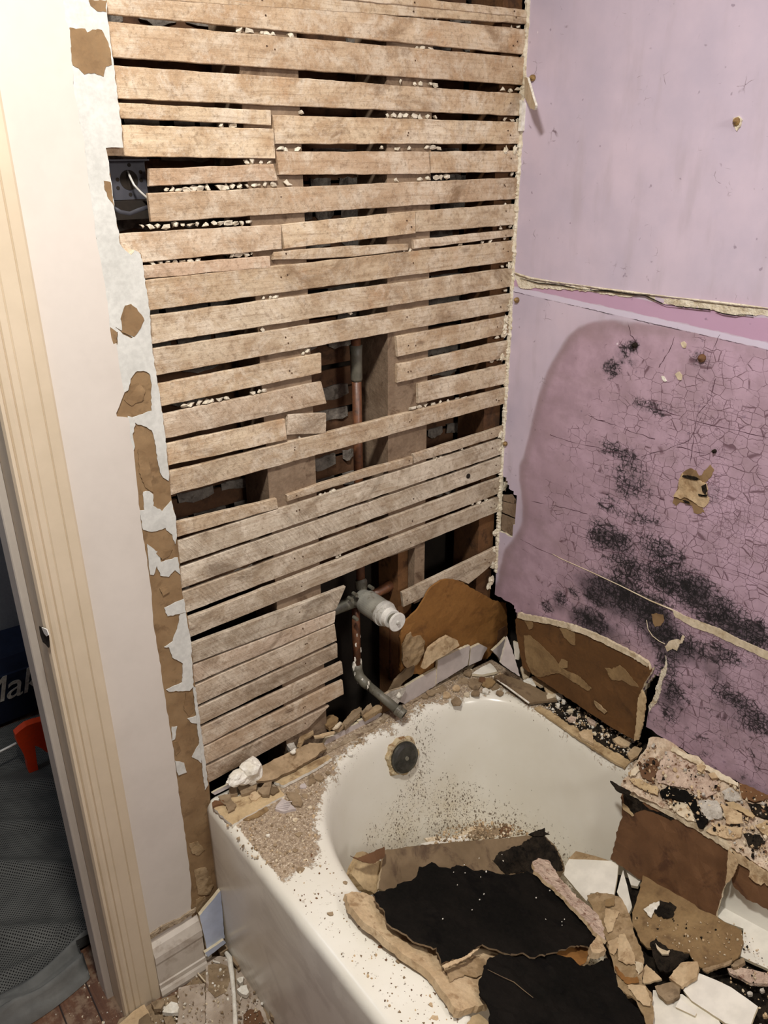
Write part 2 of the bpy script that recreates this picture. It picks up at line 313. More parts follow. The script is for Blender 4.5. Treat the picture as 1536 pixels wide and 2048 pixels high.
# ------------------------------------------------------------------ object helpers
def meta(o, label=None, cat=None, group=None, kind=None):
    if label: o['label'] = label
    if cat: o['category'] = cat
    if group: o['group'] = group
    if kind: o['kind'] = kind
    return o
def link(name, verts, faces, mats, parent=None, label=None, cat=None, group=None, kind=None, fm=None, smooth=False, origin=None):
    vs = [Vector(v) for v in verts]
    if parent is None:
        if origin is None:
            n = len(vs); c = Vector((sum(v.x for v in vs)/n, sum(v.y for v in vs)/n, min(v.z for v in vs)))
        else: c = Vector(origin)
    else:
        c = parent_loc(parent)
    me = bpy.data.meshes.new(name); me.from_pydata([v-c for v in vs], [], [tuple(f) for f in faces])
    for k in (mats if isinstance(mats, (list, tuple)) else [mats]): me.materials.append(M[k] if isinstance(k, str) else k)
    if fm: me.polygons.foreach_set('material_index', fm)
    if smooth: me.polygons.foreach_set('use_smooth', [True]*len(me.polygons))
    me.update(); o = bpy.data.objects.new(name, me); COL.objects.link(o)
    if parent is None: o.location = c
    else: o.parent = parent
    return meta(o, label, cat, group, kind)
def parent_loc(o):
    v = Vector(o.location)
    while o.parent: o = o.parent; v += Vector(o.location)
    return v
def empty(name, loc, label, cat, group=None):
    o = bpy.data.objects.new(name, None); COL.objects.link(o); o.location = loc; o.empty_display_size = 0.05
    return meta(o, label, cat, group)

class MB:
    def __init__(s): s.v = []; s.f = []; s.m = []
    def add(s, vs, fs, mi=0):
        b = len(s.v); s.v += [Vector(v) for v in vs]; s.f += [[i+b for i in f] for f in fs]; s.m += [mi]*len(fs)
    def box(s, a, b, mi=0):
        x0, y0, z0 = a; x1, y1, z1 = b
        s.add([(x0,y0,z0),(x1,y0,z0),(x1,y1,z0),(x0,y1,z0),(x0,y0,z1),(x1,y0,z1),(x1,y1,z1),(x0,y1,z1)],
              [(0,3,2,1),(4,5,6,7),(0,1,5,4),(1,2,6,5),(2,3,7,6),(3,0,4,7)], mi)
    def tube(s, pts, rad, seg=16, mi=0, caps=True, hollow=0.0):
        pts = [Vector(p) for p in pts]; n = len(pts)
        rads = rad if isinstance(rad, (list, tuple)) else [rad]*n
        t0 = (pts[1]-pts[0]).normalized(); up = Vector((0, 0, 1)) if abs(t0.z) < 0.9 else Vector((1, 0, 0))
        nx = t0.cross(up).normalized(); rings = []
        for i in range(n):
            t = (pts[min(i+1, n-1)]-pts[max(i-1, 0)]).normalized()
            nx = (nx-t*nx.dot(t)).normalized(); ny = t.cross(nx)
            rings.append([pts[i]+(nx*math.cos(2*math.pi*k/seg)+ny*math.sin(2*math.pi*k/seg))*rads[i] for k in range(seg)])
        vs = [v for r in rings for v in r]; fs = []
        for i in range(n-1):
            for k in range(seg):
                k2 = (k+1) % seg; fs.append((i*seg+k, i*seg+k2, (i+1)*seg+k2, (i+1)*seg+k))
        if caps: fs += [tuple(reversed(range(seg))), tuple((n-1)*seg+k for k in range(seg))]
        s.add(vs, fs, mi)
    def build(s, name, mats, parent=None, smooth=False, **kw):
        return link(name, s.v, s.f, mats, parent, fm=s.m, smooth=smooth, **kw)

def resample(poly, step):
    out = []
    n = len(poly)
    for i in range(n):
        a, b = poly[i], poly[(i+1) % n]; L = (b-a).length; k = max(1, int(round(L/step)))
        for j in range(k): out.append((a.lerp(b, j/k), j == 0))
    return out
def inpoly(x, y, poly):
    c = False; n = len(poly); j = n-1
    for i in range(n):
        xi, yi = poly[i]; xj, yj = poly[j]
        if (yi > y) != (yj > y) and x < (xj-xi)*(y-yi)/(yj-yi)+xi: c = not c
        j = i
    return c
def slab(name, pix, plane, thick, mats, jit=0.0012, step=0.006, warp=None, grid=None, lift=0.0, parent=None, pts=None, rough=0.0, **kw):
    """outline (pixels on a real plane, or 3-D points) -> board of real thickness; mats = face[, edge]"""
    n = plane.n.copy()
    if n.dot(CAM-plane.o) < 0: n = -n
    if pts is None:
        up_ = Plane(plane.o+n*lift, n); P = [up_.at(p)-n*lift for p in pix]
    else: P = [Vector(p) for p in pts]
    u = (Vector((0, 0, 1)).cross(n) if abs(n.z) < 0.9 else Vector((1, 0, 0))-n*n.x).normalized(); w = n.cross(u)
    o = P[0]; Q = [Vector(((p-o).dot(u), (p-o).dot(w))) for p in P]
    rr = random.Random(hash(name) % 1000+int(abs(Q[1].x)*1e5))
    rs = [q+Vector((rr.uniform(-jit, jit), rr.uniform(-jit, jit))) for q, c in resample(Q, step)]
    area2 = sum(rs[i].x*rs[(i+1) % len(rs)].y-rs[(i+1) % len(rs)].x*rs[i].y for i in range(len(rs)))
    if area2 < 0: rs.reverse()
    nb = len(rs); inner = []
    if grid:
        tp = [(q.x, q.y) for q in rs]
        x0, x1 = min(q.x for q in rs), max(q.x for q in rs); y0, y1 = min(q.y for q in rs), max(q.y for q in rs)
        gx = x0+grid/2
        while gx < x1:
            gy = y0+grid/2
            while gy < y1:
                p = Vector((gx+rr.uniform(-.25, .25)*grid, gy+rr.uniform(-.25, .25)*grid))
                if inpoly(p.x, p.y, tp) and min((p-q).length for q in rs) > grid*0.45: inner.append(p)
                gy += grid
            gx += grid
    res = delaunay_2d_cdt(rs+inner, [(i, (i+1) % nb) for i in range(nb)], [], 1, 1e-7)
    vv, ee, ff = res[0], res[1], res[2]
    ff = [tuple(f) for f in ff]
    cnt = {}
    for f in ff:
        for i in range(len(f)):
            a, b = f[i], f[(i+1) % len(f)]; cnt[(a, b)] = cnt.get((a, b), 0)+1
    bnd = [(a, b) for (a, b) in cnt if (b, a) not in cnt]
    def W3(q, d):
        h = warp(q.x, q.y) if warp else 0.0
        if rough: h += rough*mnoise.noise(Vector((q.x*60+o.x*9, q.y*60+o.z*7, 0.5)))
        return o+u*q.x+w*q.y+n*(lift+h+d)
    N = len(vv)
    verts = [W3(q, 0) for q in vv]+[W3(q, -thick) for q in vv]
    sgn = 1
    f0 = ff[0]; a, b, c = (vv[i] for i in f0[:3])
    if (b-a).cross(c-a) < 0: sgn = -1
    faces = []; fm = []
    for f in ff:
        g = f if sgn > 0 else tuple(reversed(f)); faces.append(g); fm.append(0)
        faces.append(tuple(i+N for i in reversed(g))); fm.append(1 if len(mats) > 1 else 0)
    for a, b in bnd:
        q = (b, a, a+N, b+N) if sgn > 0 else (a, b, b+N, a+N)
        faces.append(q); fm.append(1 if len(mats) > 1 else 0)
    if isinstance(mats, str): mats = [mats]; fm = [0]*len(faces)
    return link(name, verts, faces, mats, parent, fm=fm, **kw)
def lump(name, c, r, mat, parent=None, seed=0, squash=(1, 1, 1), sub=2, amp=0.35, **kw):
    bm = bmesh.new(); bmesh.ops.create_icosphere(bm, subdivisions=sub, radius=1.0)
    vs = []
    for v in bm.verts:
        k = 1+amp*mnoise.noise(v.co*1.6+Vector((seed*3.1, seed*1.7, seed)))
        vs.append(Vector(c)+Vector((v.co.x*k*r*squash[0], v.co.y*k*r*squash[1], v.co.z*k*r*squash[2])))
    fs = [[v.index for v in f.verts] for f in bm.faces]; bm.free()
    return link(name, vs, fs, mat, parent, **kw)
ORD = ['zeroth','first','second','third','fourth','fifth','sixth','seventh','eighth','ninth','tenth','eleventh','twelfth','thirteenth','fourteenth','fifteenth','sixteenth','seventeenth','eighteenth','nineteenth','twentieth','twenty-first','twenty-second','twenty-third','twenty-fourth','twenty-fifth','twenty-sixth','twenty-seventh','twenty-eighth']

RIM = 0.415
# ================================================================== STRUCTURE
def struct(name, mb, mats, parent=None, **kw):
    return mb.build(name, mats, parent, kind='structure', origin=(0, 0, 0) if parent is None else None, **kw)
b = MB(); b.box((-2.0, -2.4, -0.06), (0.12, 3.0, 0.0)); struct('floor', b, 'floor')
b = MB(); b.box((-2.0, -2.4, 2.45), (0.12, 0.16, 2.5)); struct('ceiling', b, 'plainwhite')
b = MB(); b.box((-2.0, -2.4, 0), (0.12, -2.34, 2.45)); struct('wall_front', b, 'farwall')
b = MB(); b.box((-2.0, -2.34, 0), (-1.94, 0.0, 2.45)); struct('wall_left', b, 'farwall')
# back wall: door header and blind strip, upper part above the laths, cavity backing
b = MB(); b.box((-1.94, 0.0, 0), (-1.86, 0.13, 2.45)); b.box((-1.86, 0.0, 2.06), (-1.0, 0.13, 2.45)); struct('wall_doorway', b, 'cream')
b = MB(); b.box((-0.988, 0.011, 0), (-0.86, 0.12, 1.40)); b.box((-0.988, 0.011, 1.40), (-0.90, 0.12, 2.45)); b.box((-1.02, 0.04, 2.06), (-0.988, 0.12, 2.45)); struct('wall_return', b, 'darkwood')
b = MB(); b.box((-0.90, -0.012, 1.98), (0.0, 0.0, 2.45)); struct('wall_upper', b, 'cream')
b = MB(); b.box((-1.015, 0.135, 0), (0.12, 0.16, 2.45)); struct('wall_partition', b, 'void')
b = MB(); b.box((0.12, 0.16, 0), (0.18, 3.0, 2.45)); b.box((-2.0, 1.36, 0), (0.12, 1.42, 2.45)); b.box((-2.06, 0.0, 0), (-2.0, 3.0, 2.45)); b.box((-2.0, 0.16, 2.45), (0.12, 3.0, 2.5))
struct('wall_hall', b, 'hallwall')

# ---- right wall: broken purple plaster, gridded so its damp, mould and crazing follow the real wall
def wr(p): q = PX(0).at(p); return (q.y, q.z)
base_px = [(1291,1452),(1320,1472),(1340,1484),(1352,1490),(1380,1508),(1398,1512),(1412,1530),(1440,1546),(1470,1560),(1495,1574),(1520,1584),(1536,1590)]
base = [wr(p) for p in base_px]; base = [(0.0, 0.50), (-0.415, 0.50), (-0.43, 0.475)]+base+[(-0.85, 0.50), (-2.34, 0.50)]
def zbase(y):
    for (a, za), (c, zc) in zip(base, base[1:]):
        if c <= y <= a: return za+(zc-za)*((a-y)/(a-c) if a != c else 0)
    return 0.5
ys = list(np.arange(0, -0.86, -0.005))+list(np.arange(-0.9, -2.36, -0.06)); ys[-1] = -2.34
NZ = 190; zt = 2.45
hole_px = [(1304,1352),(1322,1345),(1329,1352),(1326,1362),(1316,1378),(1318,1390),(1309,1402),(1300,1412),(1296,1436),(1293,1456),(1270,1470),(1262,1440),(1280,1390)]
hole = [wr(p) for p in hole_px]
void_px = [(960,1196),(992,1188),(1012,1196),(1024,1206),(1034,1228),(1040,1270),(1046,1345),(960,1400)]
void_c = [wr(p) for p in void_px]
notch_px = [(1000,948),(1008,950),(1014,965),(1020,975),(1030,985),(1036,1005),(1033,1030),(1030,1045),(1027,1077),(1000,1066),(985,1060),(980,950)]
notch = [wr(p) for p in notch_px]
damp_px = [(1225,642),(1190,646),(1160,655),(1135,675),(1105,725),(1085,770),(1068,830),(1060,870),(1050,910),(1040,930),(1040,960),(1047,1010),(1045,1050),(1030,1076),(1012,1098),(1003,1130),(996,1165),(985,1180),(985,1300),(1300,1500),(1600,1700),(1700,1000),(1700,720),(1536,690),(1420,668),(1330,655)]
damp = np.array([wr(p) for p in damp_px[:21]]+[(-1.30, 0.30), (-1.36, 0.9), (-1.25, 1.24), (-0.9, 1.275), (-0.70, 1.28)]+[wr(p) for p in damp_px[24:]])
def sdist(Y, Z, poly):
    d = np.full(Y.shape, 9.0); n = len(poly)
    inside = np.zeros(Y.shape, bool)
    for i in range(n):
        a = poly[i]; c = poly[(i+1) % n]; e = c-a
        t = np.clip(((Y-a[0])*e[0]+(Z-a[1])*e[1])/(e@e+1e-12), 0, 1)
        d = np.minimum(d, np.hypot(Y-a[0]-t*e[0], Z-a[1]-t*e[1]))
        cond = ((a[1] > Z) != (c[1] > Z))
        with np.errstate(divide='ignore', invalid='ignore'):
            xi = e[0]*(Z-a[1])/(e[1] if abs(e[1]) > 1e-12 else 1e-12)+a[0]
        inside ^= cond & (Y < xi)
    return np.where(inside, d, -d)
def blobs(Y, Z, lst):
    out = np.zeros(Y.shape)
    for px, py, ry, rz, k in lst:
        c = wr((px, py)); out = np.maximum(out, k*np.exp(-(((Y-c[0])/ry)**2+((Z-c[1])/rz)**2)))
    return out
mold_l = [(1225,735,.020,.018,.85),(1268,692,.012,.014,.9),(1255,715,.03,.025,.6),(1405,718,.025,.025,.52),(1300,815,.05,.012,.62),(1240,905,.05,.02,.72),(1260,960,.06,.05,.62),(1220,1010,.04,.03,.55),
 (1200,1070,.032,.03,.9),(1235,1080,.045,.03,.82),(1285,1035,.04,.03,.62),(1320,1110,.05,.035,.86),(1330,1160,.06,.03,.95),(1260,1140,.06,.03,.85),(1250,1190,.06,.04,1.0),(1300,1220,.05,.04,1.0),(1220,1180,.05,.03,.88),
 (1190,1195,.035,.025,.8),(1380,1180,.05,.04,.95),(1440,1230,.06,.035,.92),(1500,1270,.06,.035,.85),(1400,1300,.05,.02,.7),(1330,1270,.05,.035,.95),(1365,1290,.04,.02,.9),(1450,1310,.05,.02,.75),
 (1335,1330,.03,.04,.8),(1350,1385,.03,.03,.8),(1470,1400,.05,.02,.82),(1510,1440,.04,.03,.78),(1340,1430,.03,.02,.62),(1120,1195,.022,.02,.72),(1095,1215,.02,.016,.74),(1150,1185,.02,.016,.66),(1420,990,.03,.03,.45),(1180,1240,.05,.03,.8),(1440,1370,.04,.02,.55)]
haze_l = [(1210,1190,.09,.05,1.0),(1290,1230,.08,.05,1.0),(1190,1250,.09,.04,.9),(1250,1100,.08,.06,.55),(1390,1190,.10,.05,.7),(1470,1260,.10,.04,.7),(1340,1290,.09,.04,.95),(1420,1330,.08,.04,.6),(1270,960,.07,.07,.42),(1340,1400,.06,.05,.6),(1470,1420,.09,.05,.55),(1120,1210,.05,.04,.5),(1250,715,.04,.03,.4)]
crk_l = [(1420,850,.16,.12,.75),(1450,760,.12,.06,.55),(1330,900,.1,.1,.55),(1480,1050,.15,.16,.85),(1300,1100,.12,.1,.8),(1440,1250,.14,.1,.9),(1130,870,.05,.05,.35),(1270,840,.06,.05,.5),(1500,1400,.1,.08,.7),(1130,1040,.05,.08,.4),(1300,780,.05,.03,.45)]
pk_l = [(1480,700,.12,.04,.75),(1500,620,.1,.02,.5),(1420,1000,.14,.12,.4),(1200,700,.05,.03,.2),(1130,930,.06,.05,.35),(1500,1150,.1,.06,.45)]
br_l = [(1180,670,.035,.02,.5),(1110,960,.06,.05,.55),(1060,1010,.03,.07,.6),(1010,1140,.03,.04,.6),(1090,850,.04,.04,.45),(1130,1100,.05,.04,.5),(1300,980,.06,.05,.35)]
cols = []; verts = []; hid = {}
for i, y in enumerate(ys):
    zb = zbase(y)+0.004*mnoise.noise(Vector((y*70, 3, 1)))
    for j in range(NZ+1):
        tt = j/NZ
        z = zb+(2.0-zb)*(tt/0.97) if tt <= 0.97 else 2.0+(zt-2.0)*(tt-0.97)/0.03
        verts.append((0.0005*mnoise.noise(Vector((y*25, z*25, 0))), y-(0.0018*abs(mnoise.noise(Vector((z*60, 1, 2)))) if i == 0 else 0), z))
faces = []; A = np.array(verts); ny = len(ys)
HO = sdist(A[:, 1], A[:, 2], np.array(hole)); NO = sdist(A[:, 1], A[:, 2], np.array(notch))
bad = (HO > 0.0) | (NO > 0.0) | (sdist(A[:, 1], A[:, 2], np.array(void_c)) > 0.0)
for i in range(ny-1):
    for j in range(NZ):
        q = (i*(NZ+1)+j, i*(NZ+1)+j+1, (i+1)*(NZ+1)+j+1, (i+1)*(NZ+1)+j)
        if sum(bad[k] for k in q) >= 3: continue
        faces.append(q)
cnt = set()
for f in faces:
    for k in range(4): cnt.add((f[k], f[(k+1) % 4]))
bd = [(a, c) for (a, c) in cnt if (c, a) not in cnt]
nv = len(verts); fm = [0]*len(faces); back = {}
for a, c in bd:
    for k in (a, c):
        if k not in back:
            v = verts[k]; back[k] = len(verts); verts.append((v[0]+0.016, v[1], v[2]))
    faces.append((c, a, back[a], back[c])); fm.append(1)
wall_right = link('wall_right', verts, faces, ['purple', 'plaster'], kind='structure', fm=fm, origin=(0, 0, 0))
A = np.array(verts); Y, Z = A[:, 1], A[:, 2]
def setattr_f(o, name, val):
    a = o.data.attributes.new(name, 'FLOAT', 'POINT'); a.data.foreach_set('value', np.asarray(val, dtype=np.float32))
dd = sdist(Y, Z, damp)
topfade = np.clip((1.30-Z)/0.10, 0, 1)
setattr_f(wall_right, 'damp', np.clip(0.5+dd*12, 0, 1))
ml = blobs(Y, Z, [(a, b_, c*1.3, d*1.3, k) for a, b_, c, d, k in mold_l]); low = np.clip((0.95-Z)/0.3, 0, 1)*np.clip((-0.16-Y)/0.15, 0, 1)
setattr_f(wall_right, 'mold', np.maximum(ml, low*0.34)); setattr_f(wall_right, 'haze', blobs(Y, Z, haze_l))
setattr_f(wall_right, 'crackle', np.maximum(blobs(Y, Z, crk_l), np.clip((dd-0.05)*4, 0, 0.34))*(Z < 1.30))
setattr_f(wall_right, 'pink', blobs(Y, Z, pk_l)); setattr_f(wall_right, 'brown', blobs(Y, Z, br_l))
# upper coat: a thicker purple layer ending in a broken lip, cream plaster showing under it
lip_t = [(1030,546),(1060,556),(1110,564),(1165,571),(1210,578),(1260,584),(1310,590),(1370,597),(1430,604),(1490,611),(1540,617)]+[proj((0, y_, 1.351+dz_)) for y_, dz_ in ((-0.68, 0.001), (-0.80, -0.002), (-0.92, 0.001), (-1.05, 0.0))]
lip_b = [proj((0, y_, 1.339+dz_)) for y_, dz_ in ((-1.05, 0.002), (-0.92, -0.002), (-0.80, 0.001), (-0.68, -0.001))]+[(1540,632),(1510,630),(1480,632),(1452,630),(1436,623),(1420,619),(1400,618),(1380,616),(1355,612),(1330,608),(1315,606),(1298,600),(1285,590),(1255,594),(1215,589),(1180,583),(1130,579),(1085,577),(1050,577),(1036,574)]
slab('broken_plaster_band', [(x, y+3) for x, y in lip_t]+lip_b, PX(-0.0015), 0.004, 'plaster', jit=0.0016, step=0.006, grid=0.007, rough=0.0022, parent=wall_right, label='cream broken plaster band')
for k, ln in enumerate(([(1040,556),(1075,566),(1120,570),(1165,579),(1220,583),(1270,590),(1300,589)], [(1180,579),(1190,582),(1215,580),(1245,586),(1290,591),(1322,606),(1330,610),(1395,617),(1420,619)], [(1430,622),(1445,627),(1470,631),(1485,629),(1506,631)])):
    mb = MB(); mb.tube([PX(-0.004).at(p) for p in ln], [0.0004+0.0007*abs(math.sin(i*2.1)) for i in range(len(ln))], 6)
    mb.build('crack', 'void', wall_right)
mb = MB(); mb.tube([PX(-0.003).at(p) for p in lip_t], [0.0016+0.0008*math.sin(i*1.7) for i in range(len(lip_t))], 6); mb.build('paint_lip', 'plaster', wall_right)
for ln in ([(1271,806),(1300,812),(1340,826),(1385,841),(1460,858),(1540,876)], [(1353,893),(1400,905),(1450,917),(1523,937)], [(1193,839),(1230,850),(1266,864),(1310,878)], [(1432,756),(1426,780),(1420,800),(1404,818),(1394,830),(1390,850),(1388,870),(1384,900),(1380,930)], [(1210,842),(1190,838),(1176,830)], [(1064,1002),(1100,1010),(1140,1018),(1175,1028)], [(1100,870),(1150,885),(1200,896),(1260,915)], [(1230,968),(1290,985),(1330,1000)], [(1285,912),(1330,900),(1380,880),(1402,835)], [(1040,1078),(1075,1096),(1108,1110)], [(1180,990),(1200,1003),(1240,1012)], [(1420,1128),(1470,1142),(1540,1166)], [(1180,1095),(1260,1110),(1350,1135),(1420,1155)], [(1255,640),(1262,670),(1275,688)], [(1355,655),(1345,690),(1330,715),(1318,735)], [(1440,668),(1425,700),(1415,740)]):
    mb = MB(); pts_ = []
    for a_, c_ in zip(ln, ln[1:]):
        for q in range(4): pts_.append((a_[0]+(c_[0]-a_[0])*q/4+RNG.uniform(-1.2, 1.2), a_[1]+(c_[1]-a_[1])*q/4+RNG.uniform(-1.2, 1.2)))
    pts_.append(ln[-1]); mb.tube([PX(0.0002).at(p) for p in pts_], [0.0003+0.0005*RNG.random() for _ in pts_], 5); mb.build('crack', 'crackdark', wall_right)
# lower split with a bare cream strip
slab('exposed_plaster', [(1344,1219),(1352,1222),(1365,1230),(1400,1243),(1440,1258),(1480,1279),(1540,1305)]+[proj((0, y_, z_)) for y_, z_ in ((-0.78, 0.770), (-0.90, 0.768), (-0.95, 0.760), (-0.88, 0.756), (-0.78, 0.758))]+[(1540,1322),(1500,1303),(1460,1285),(1420,1266),(1385,1254),(1362,1240),(1350,1234)], PX(-0.0012), 0.003, 'chippale', jit=0.0008, step=0.006, grid=0.01, rough=0.001, parent=wall_right, label='bare cream strip')
mb = MB(); ln = [(1105,1108),(1121,1117),(1180,1143),(1240,1171),(1300,1201),(1346,1220)]
mb.tube([PX(-0.0005).at(p) for p in ln], [0.0006,.0008,.001,.001,.0014,.0018], 6); mb.build('split_line', 'chippale', wall_right)
# gouge with bare plaster and torn paper
slab('torn_paper', [(1362,948),(1372,940),(1380,936),(1392,941),(1398,952),(1404,950),(1410,940),(1420,930),(1428,938),(1424,950),(1414,962),(1404,970),(1396,978),(1402,1010),(1408,1024),(1398,1028),(1388,1026),(1384,1012),(1360,1004),(1352,1012),(1346,1006),(1348,992),(1358,970)], PX(-0.0008), 0.002, 'paper', jit=0.001, step=0.004, parent=wall_right, label='brown torn paper around the gouge')
slab('bare_plaster', [(1358,960),(1364,947),(1368,955),(1385,957),(1400,962),(1411,968),(1414,980),(1412,990),(1417,997),(1415,1008),(1408,1015),(1396,1012),(1385,1001),(1370,995),(1360,997),(1346,992),(1350,985),(1357,978)], PX(-0.003), 0.004, 'gypsum', jit=0.0008, step=0.004, grid=0.005, rough=0.003, parent=wall_right, label='bare cream gouge')
for q in ([(1402,972),(1411,968),(1414,982),(1410,990),(1405,984)], [(1396,988),(1416,990),(1412,994),(1398,992)], [(1364,952),(1372,950),(1392,954),(1400,960),(1390,960),(1372,957)], [(1365,1000),(1376,1002),(1380,1008),(1370,1006)]):
    slab('mould_spot', q, PX(-0.0058), 0.001, 'blackdirt', jit=0.0008, step=0.003, parent=wall_right)
slab('torn_paper', [(1303,1228),(1312,1227),(1326,1230),(1328,1240),(1322,1250),(1310,1254),(1306,1246)], PX(-0.001), 0.002, 'paper', jit=0.001, step=0.004, parent=wall_right)
slab('bare_plaster', [(1330,1293),(1338,1283),(1352,1278),(1360,1282),(1364,1271),(1368,1274),(1364,1287),(1358,1290),(1354,1302),(1345,1297),(1334,1303)], PX(-0.002), 0.003, 'chippale', jit=0.001, step=0.004, grid=.006, rough=0.001, parent=wall_right)
mb = MB(); mb.tube([PX(-0.002).at(p) for p in [(1293,1240),(1296,1258),(1305,1272),(1318,1282),(1330,1288)]], 0.0008, 6); mb.build('bare_plaster', 'chippale', wall_right)
slab('bare_plaster', [(1322,1342),(1330,1330),(1332,1318),(1330,1310),(1334,1330),(1331,1350),(1324,1362),(1322,1376),(1318,1392),(1314,1404),(1303,1416),(1298,1424),(1297,1412),(1306,1398),(1311,1385),(1311,1374),(1318,1360)], PX(-0.002), 0.012, 'plaster', jit=0.001, step=0.004, parent=wall_right, label='broken edge of the hole behind the board')
mb = MB(); mb.box((0.10, -2.34, 0), (0.12, 0.13, 2.45)); struct('wall_sheathing', mb, 'void')

# notch at the corner: end of the side wall's laths
for k, q in enumerate(([(1004,990),(1022,990),(1028,1000),(1028,1008),(1004,1000)], [(1000,1002),(1036,1010),(1036,1038),(998,1022)], [(997,1026),(1036,1042),(1030,1074),(996,1056)])):
    slab('side_lath', q, PX(0.005), 0.006, ['stud', 'stud'], jit=0.0006, label='grey side-wall lath stub in the corner notch, %s from the top' % ORD[k+1], cat='lath', group='side-wall lath stubs')

# ---- left strip of the lath wall: drywall panel, skim coat, paint
paint_e = [(100,-40),(112,-20),(125,0),(129,39),(139,62),(143,129),(148,188),(156,230),(168,289),(174,351),(180,391),(188,449),(195,500),(207,562),(215,617),(219,664),(225,688),(231,685),(234,707),(242,763),(249,785),(232,825),(233,833),(257,836),(259,870),(267,903),(272,958),(278,1020),(283,1056),(288,1088),(296,1140),(302,1186),(305,1241),(317,1311),(327,1381),(335,1432),(346,1498),(352,1549),(360,1608),(368,1660),(381,1759),(381,1813),(385,1850),(390,1990)]
board_e = [(205,-40),(213,0),(215,40),(225,110),(236,199),(243,250),(246,294),(230,294),(213,297),(216,316),(220,350),(226,395),(231,430),(238,468),(240,487),(250,500),(262,510),(270,500),(282,508),(290,560),(297,600),(301,640),(303,680),(306,707),(315,763),(325,828),(338,942),(340,971),(343,1004),(351,1033),(353,1069),(359,1121),(364,1186),(368,1200),(378,1248),(384,1315),(389,1366),(397,1444),(403,1506),(415,1545),(419,1580),(423,1620),(428,1650),(430,1709),(438,1767),(447,1880),(450,1990)]
YP = -0.010
pl = PY(YP)
xl = -0.99
def toppt(p): q = pl.at(p); return q
be = [toppt(p) for p in board_e]; pe = [toppt(p) for p in paint_e]
def zclamp(L):
    o = []
    for q in L:
        o.append(Vector((q.x, q.y, max(q.z, 0.002))))
    return o
top_z = 2.45
panel = [Vector((xl, YP, 0.002))]+list(reversed(zclamp(be)))+[Vector((be[0].x, YP, top_z)), Vector((xl, YP, top_z))]
wall_back = slab('wall_back', None, pl, 0.0095, ['paper', 'plaster'], pts=panel, jit=0.0007, step=0.012, kind='structure')
pp = [Vector((xl, YP, 0.002))]+list(reversed(zclamp(pe)))+[Vector((pe[0].x, YP, top_z)), Vector((xl, YP, top_z))]
slab('paint_layer', None, pl, 0.0024, ['cream', 'skim'], pts=pp, jit=0.0008, step=0.010, lift=0.0024, parent=wall_back, label='cream painted wall surface')
SK = [0]
def skim(q, lift=0.0014, mat='skim', nm='skim_coat'):
    SK[0] += 1; return slab(nm, q, pl, 0.0014, mat, jit=0.0009, step=0.005, lift=lift+0.00018*(SK[0] % 4), parent=wall_back)
up_p = [p for p in paint_e if p[1] <= 640]; up_b = [p for p in board_e if p[1] <= 640]
skim(up_p+[(216,664),(232,655),(262,672),(288,690),(303,690)]+list(reversed(up_b)))
skim([(216,660),(232,655),(246,668),(262,676),(285,664),(303,688),(306,707),(315,763),(325,828),(338,942),(337,962),(322,950),(316,925),(312,893),(304,860),(270,846),(262,842),(262,836),(303,822),(303,769),(299,746),(287,741),(270,744),(262,758),(256,780),(246,786),(240,763),(234,707),(226,690),(236,690),(236,664)])
skim([(255,832),(270,838),(270,850),(266,868),(270,892),(266,905),(257,880)])
skim([(286,984),(300,982),(306,990),(307,1012),(324,1022),(342,1002),(351,1033),(354,1070),(350,1088),(344,1070),(330,1056),(308,1064),(286,1060),(280,1022),(288,1020)])
skim([(294,1088),(320,1107),(322,1124),(338,1120),(356,1114),(360,1150),(350,1140),(338,1154),(322,1152),(314,1132),(308,1150),(300,1150)])
for q in ([(329,1217),(356,1202),(368,1198),(372,1225),(335,1233)], [(360,1229),(372,1225),(382,1284),(387,1373),(380,1381),(337,1383),(333,1379),(364,1366),(366,1327),(345,1315),(337,1295),(329,1295),(345,1284),(356,1252)], [(376,1438),(393,1432),(395,1448),(384,1446)], [(343,1455),(354,1454),(350,1479),(345,1481)], [(350,1522),(368,1526),(374,1545),(356,1551)], [(386,1373),(391,1376),(400,1444),(412,1530),(416,1570),(410,1580),(402,1510),(393,1440)], [(384,1514),(399,1487),(403,1506),(403,1526),(396,1520)]):
    skim(q)
for q in ([(139,55),(170,58),(176,66),(184,58),(203,59),(214,80),(221,98),(223,129),(212,134),(207,154),(190,146),(170,148),(156,137),(145,129)], [(178,0),(212,0),(213,23),(195,22),(182,12)], [(208,362),(222,365),(228,412),(218,398),(210,380)], [(250,611),(262,608),(273,617),(284,630),(289,640),(279,660),(269,674),(256,668),(244,664),(242,632)], [(220,655),(235,665),(232,688),(222,685)]):
    slab('torn_paper', q, pl, 0.001, 'paper', jit=0.0008, step=0.004, lift=0.0022, parent=wall_back, label='brown paper where the skim coat is off')
for q in ([(262,772),(276,765),(290,780),(286,800),(262,812),(248,800)], [(276,900),(292,905),(300,930),(302,960),(306,985),(290,975),(280,950)], [(305,1100),(330,1102),(345,1098),(340,1112),(325,1118)], [(320,1178),(334,1172),(338,1184),(326,1192)], [(372,1386),(386,1384),(390,1420),(380,1434),(368,1420)], [(345,1485),(356,1482),(362,1500),(352,1512)], [(378,1688),(396,1684),(410,1700),(396,1712),(384,1706)], [(388,1740),(412,1735),(428,1770),(418,1790),(396,1788)], [(392,1800),(410,1792),(418,1812),(404,1830),(392,1824)]):
    slab('paper_flap', q, pl, 0.0012, 'brownpeel' if q[0][1] > 1600 else 'paper', jit=0.001, step=0.004, lift=0.0016, rough=0.002, grid=0.006, parent=wall_back)

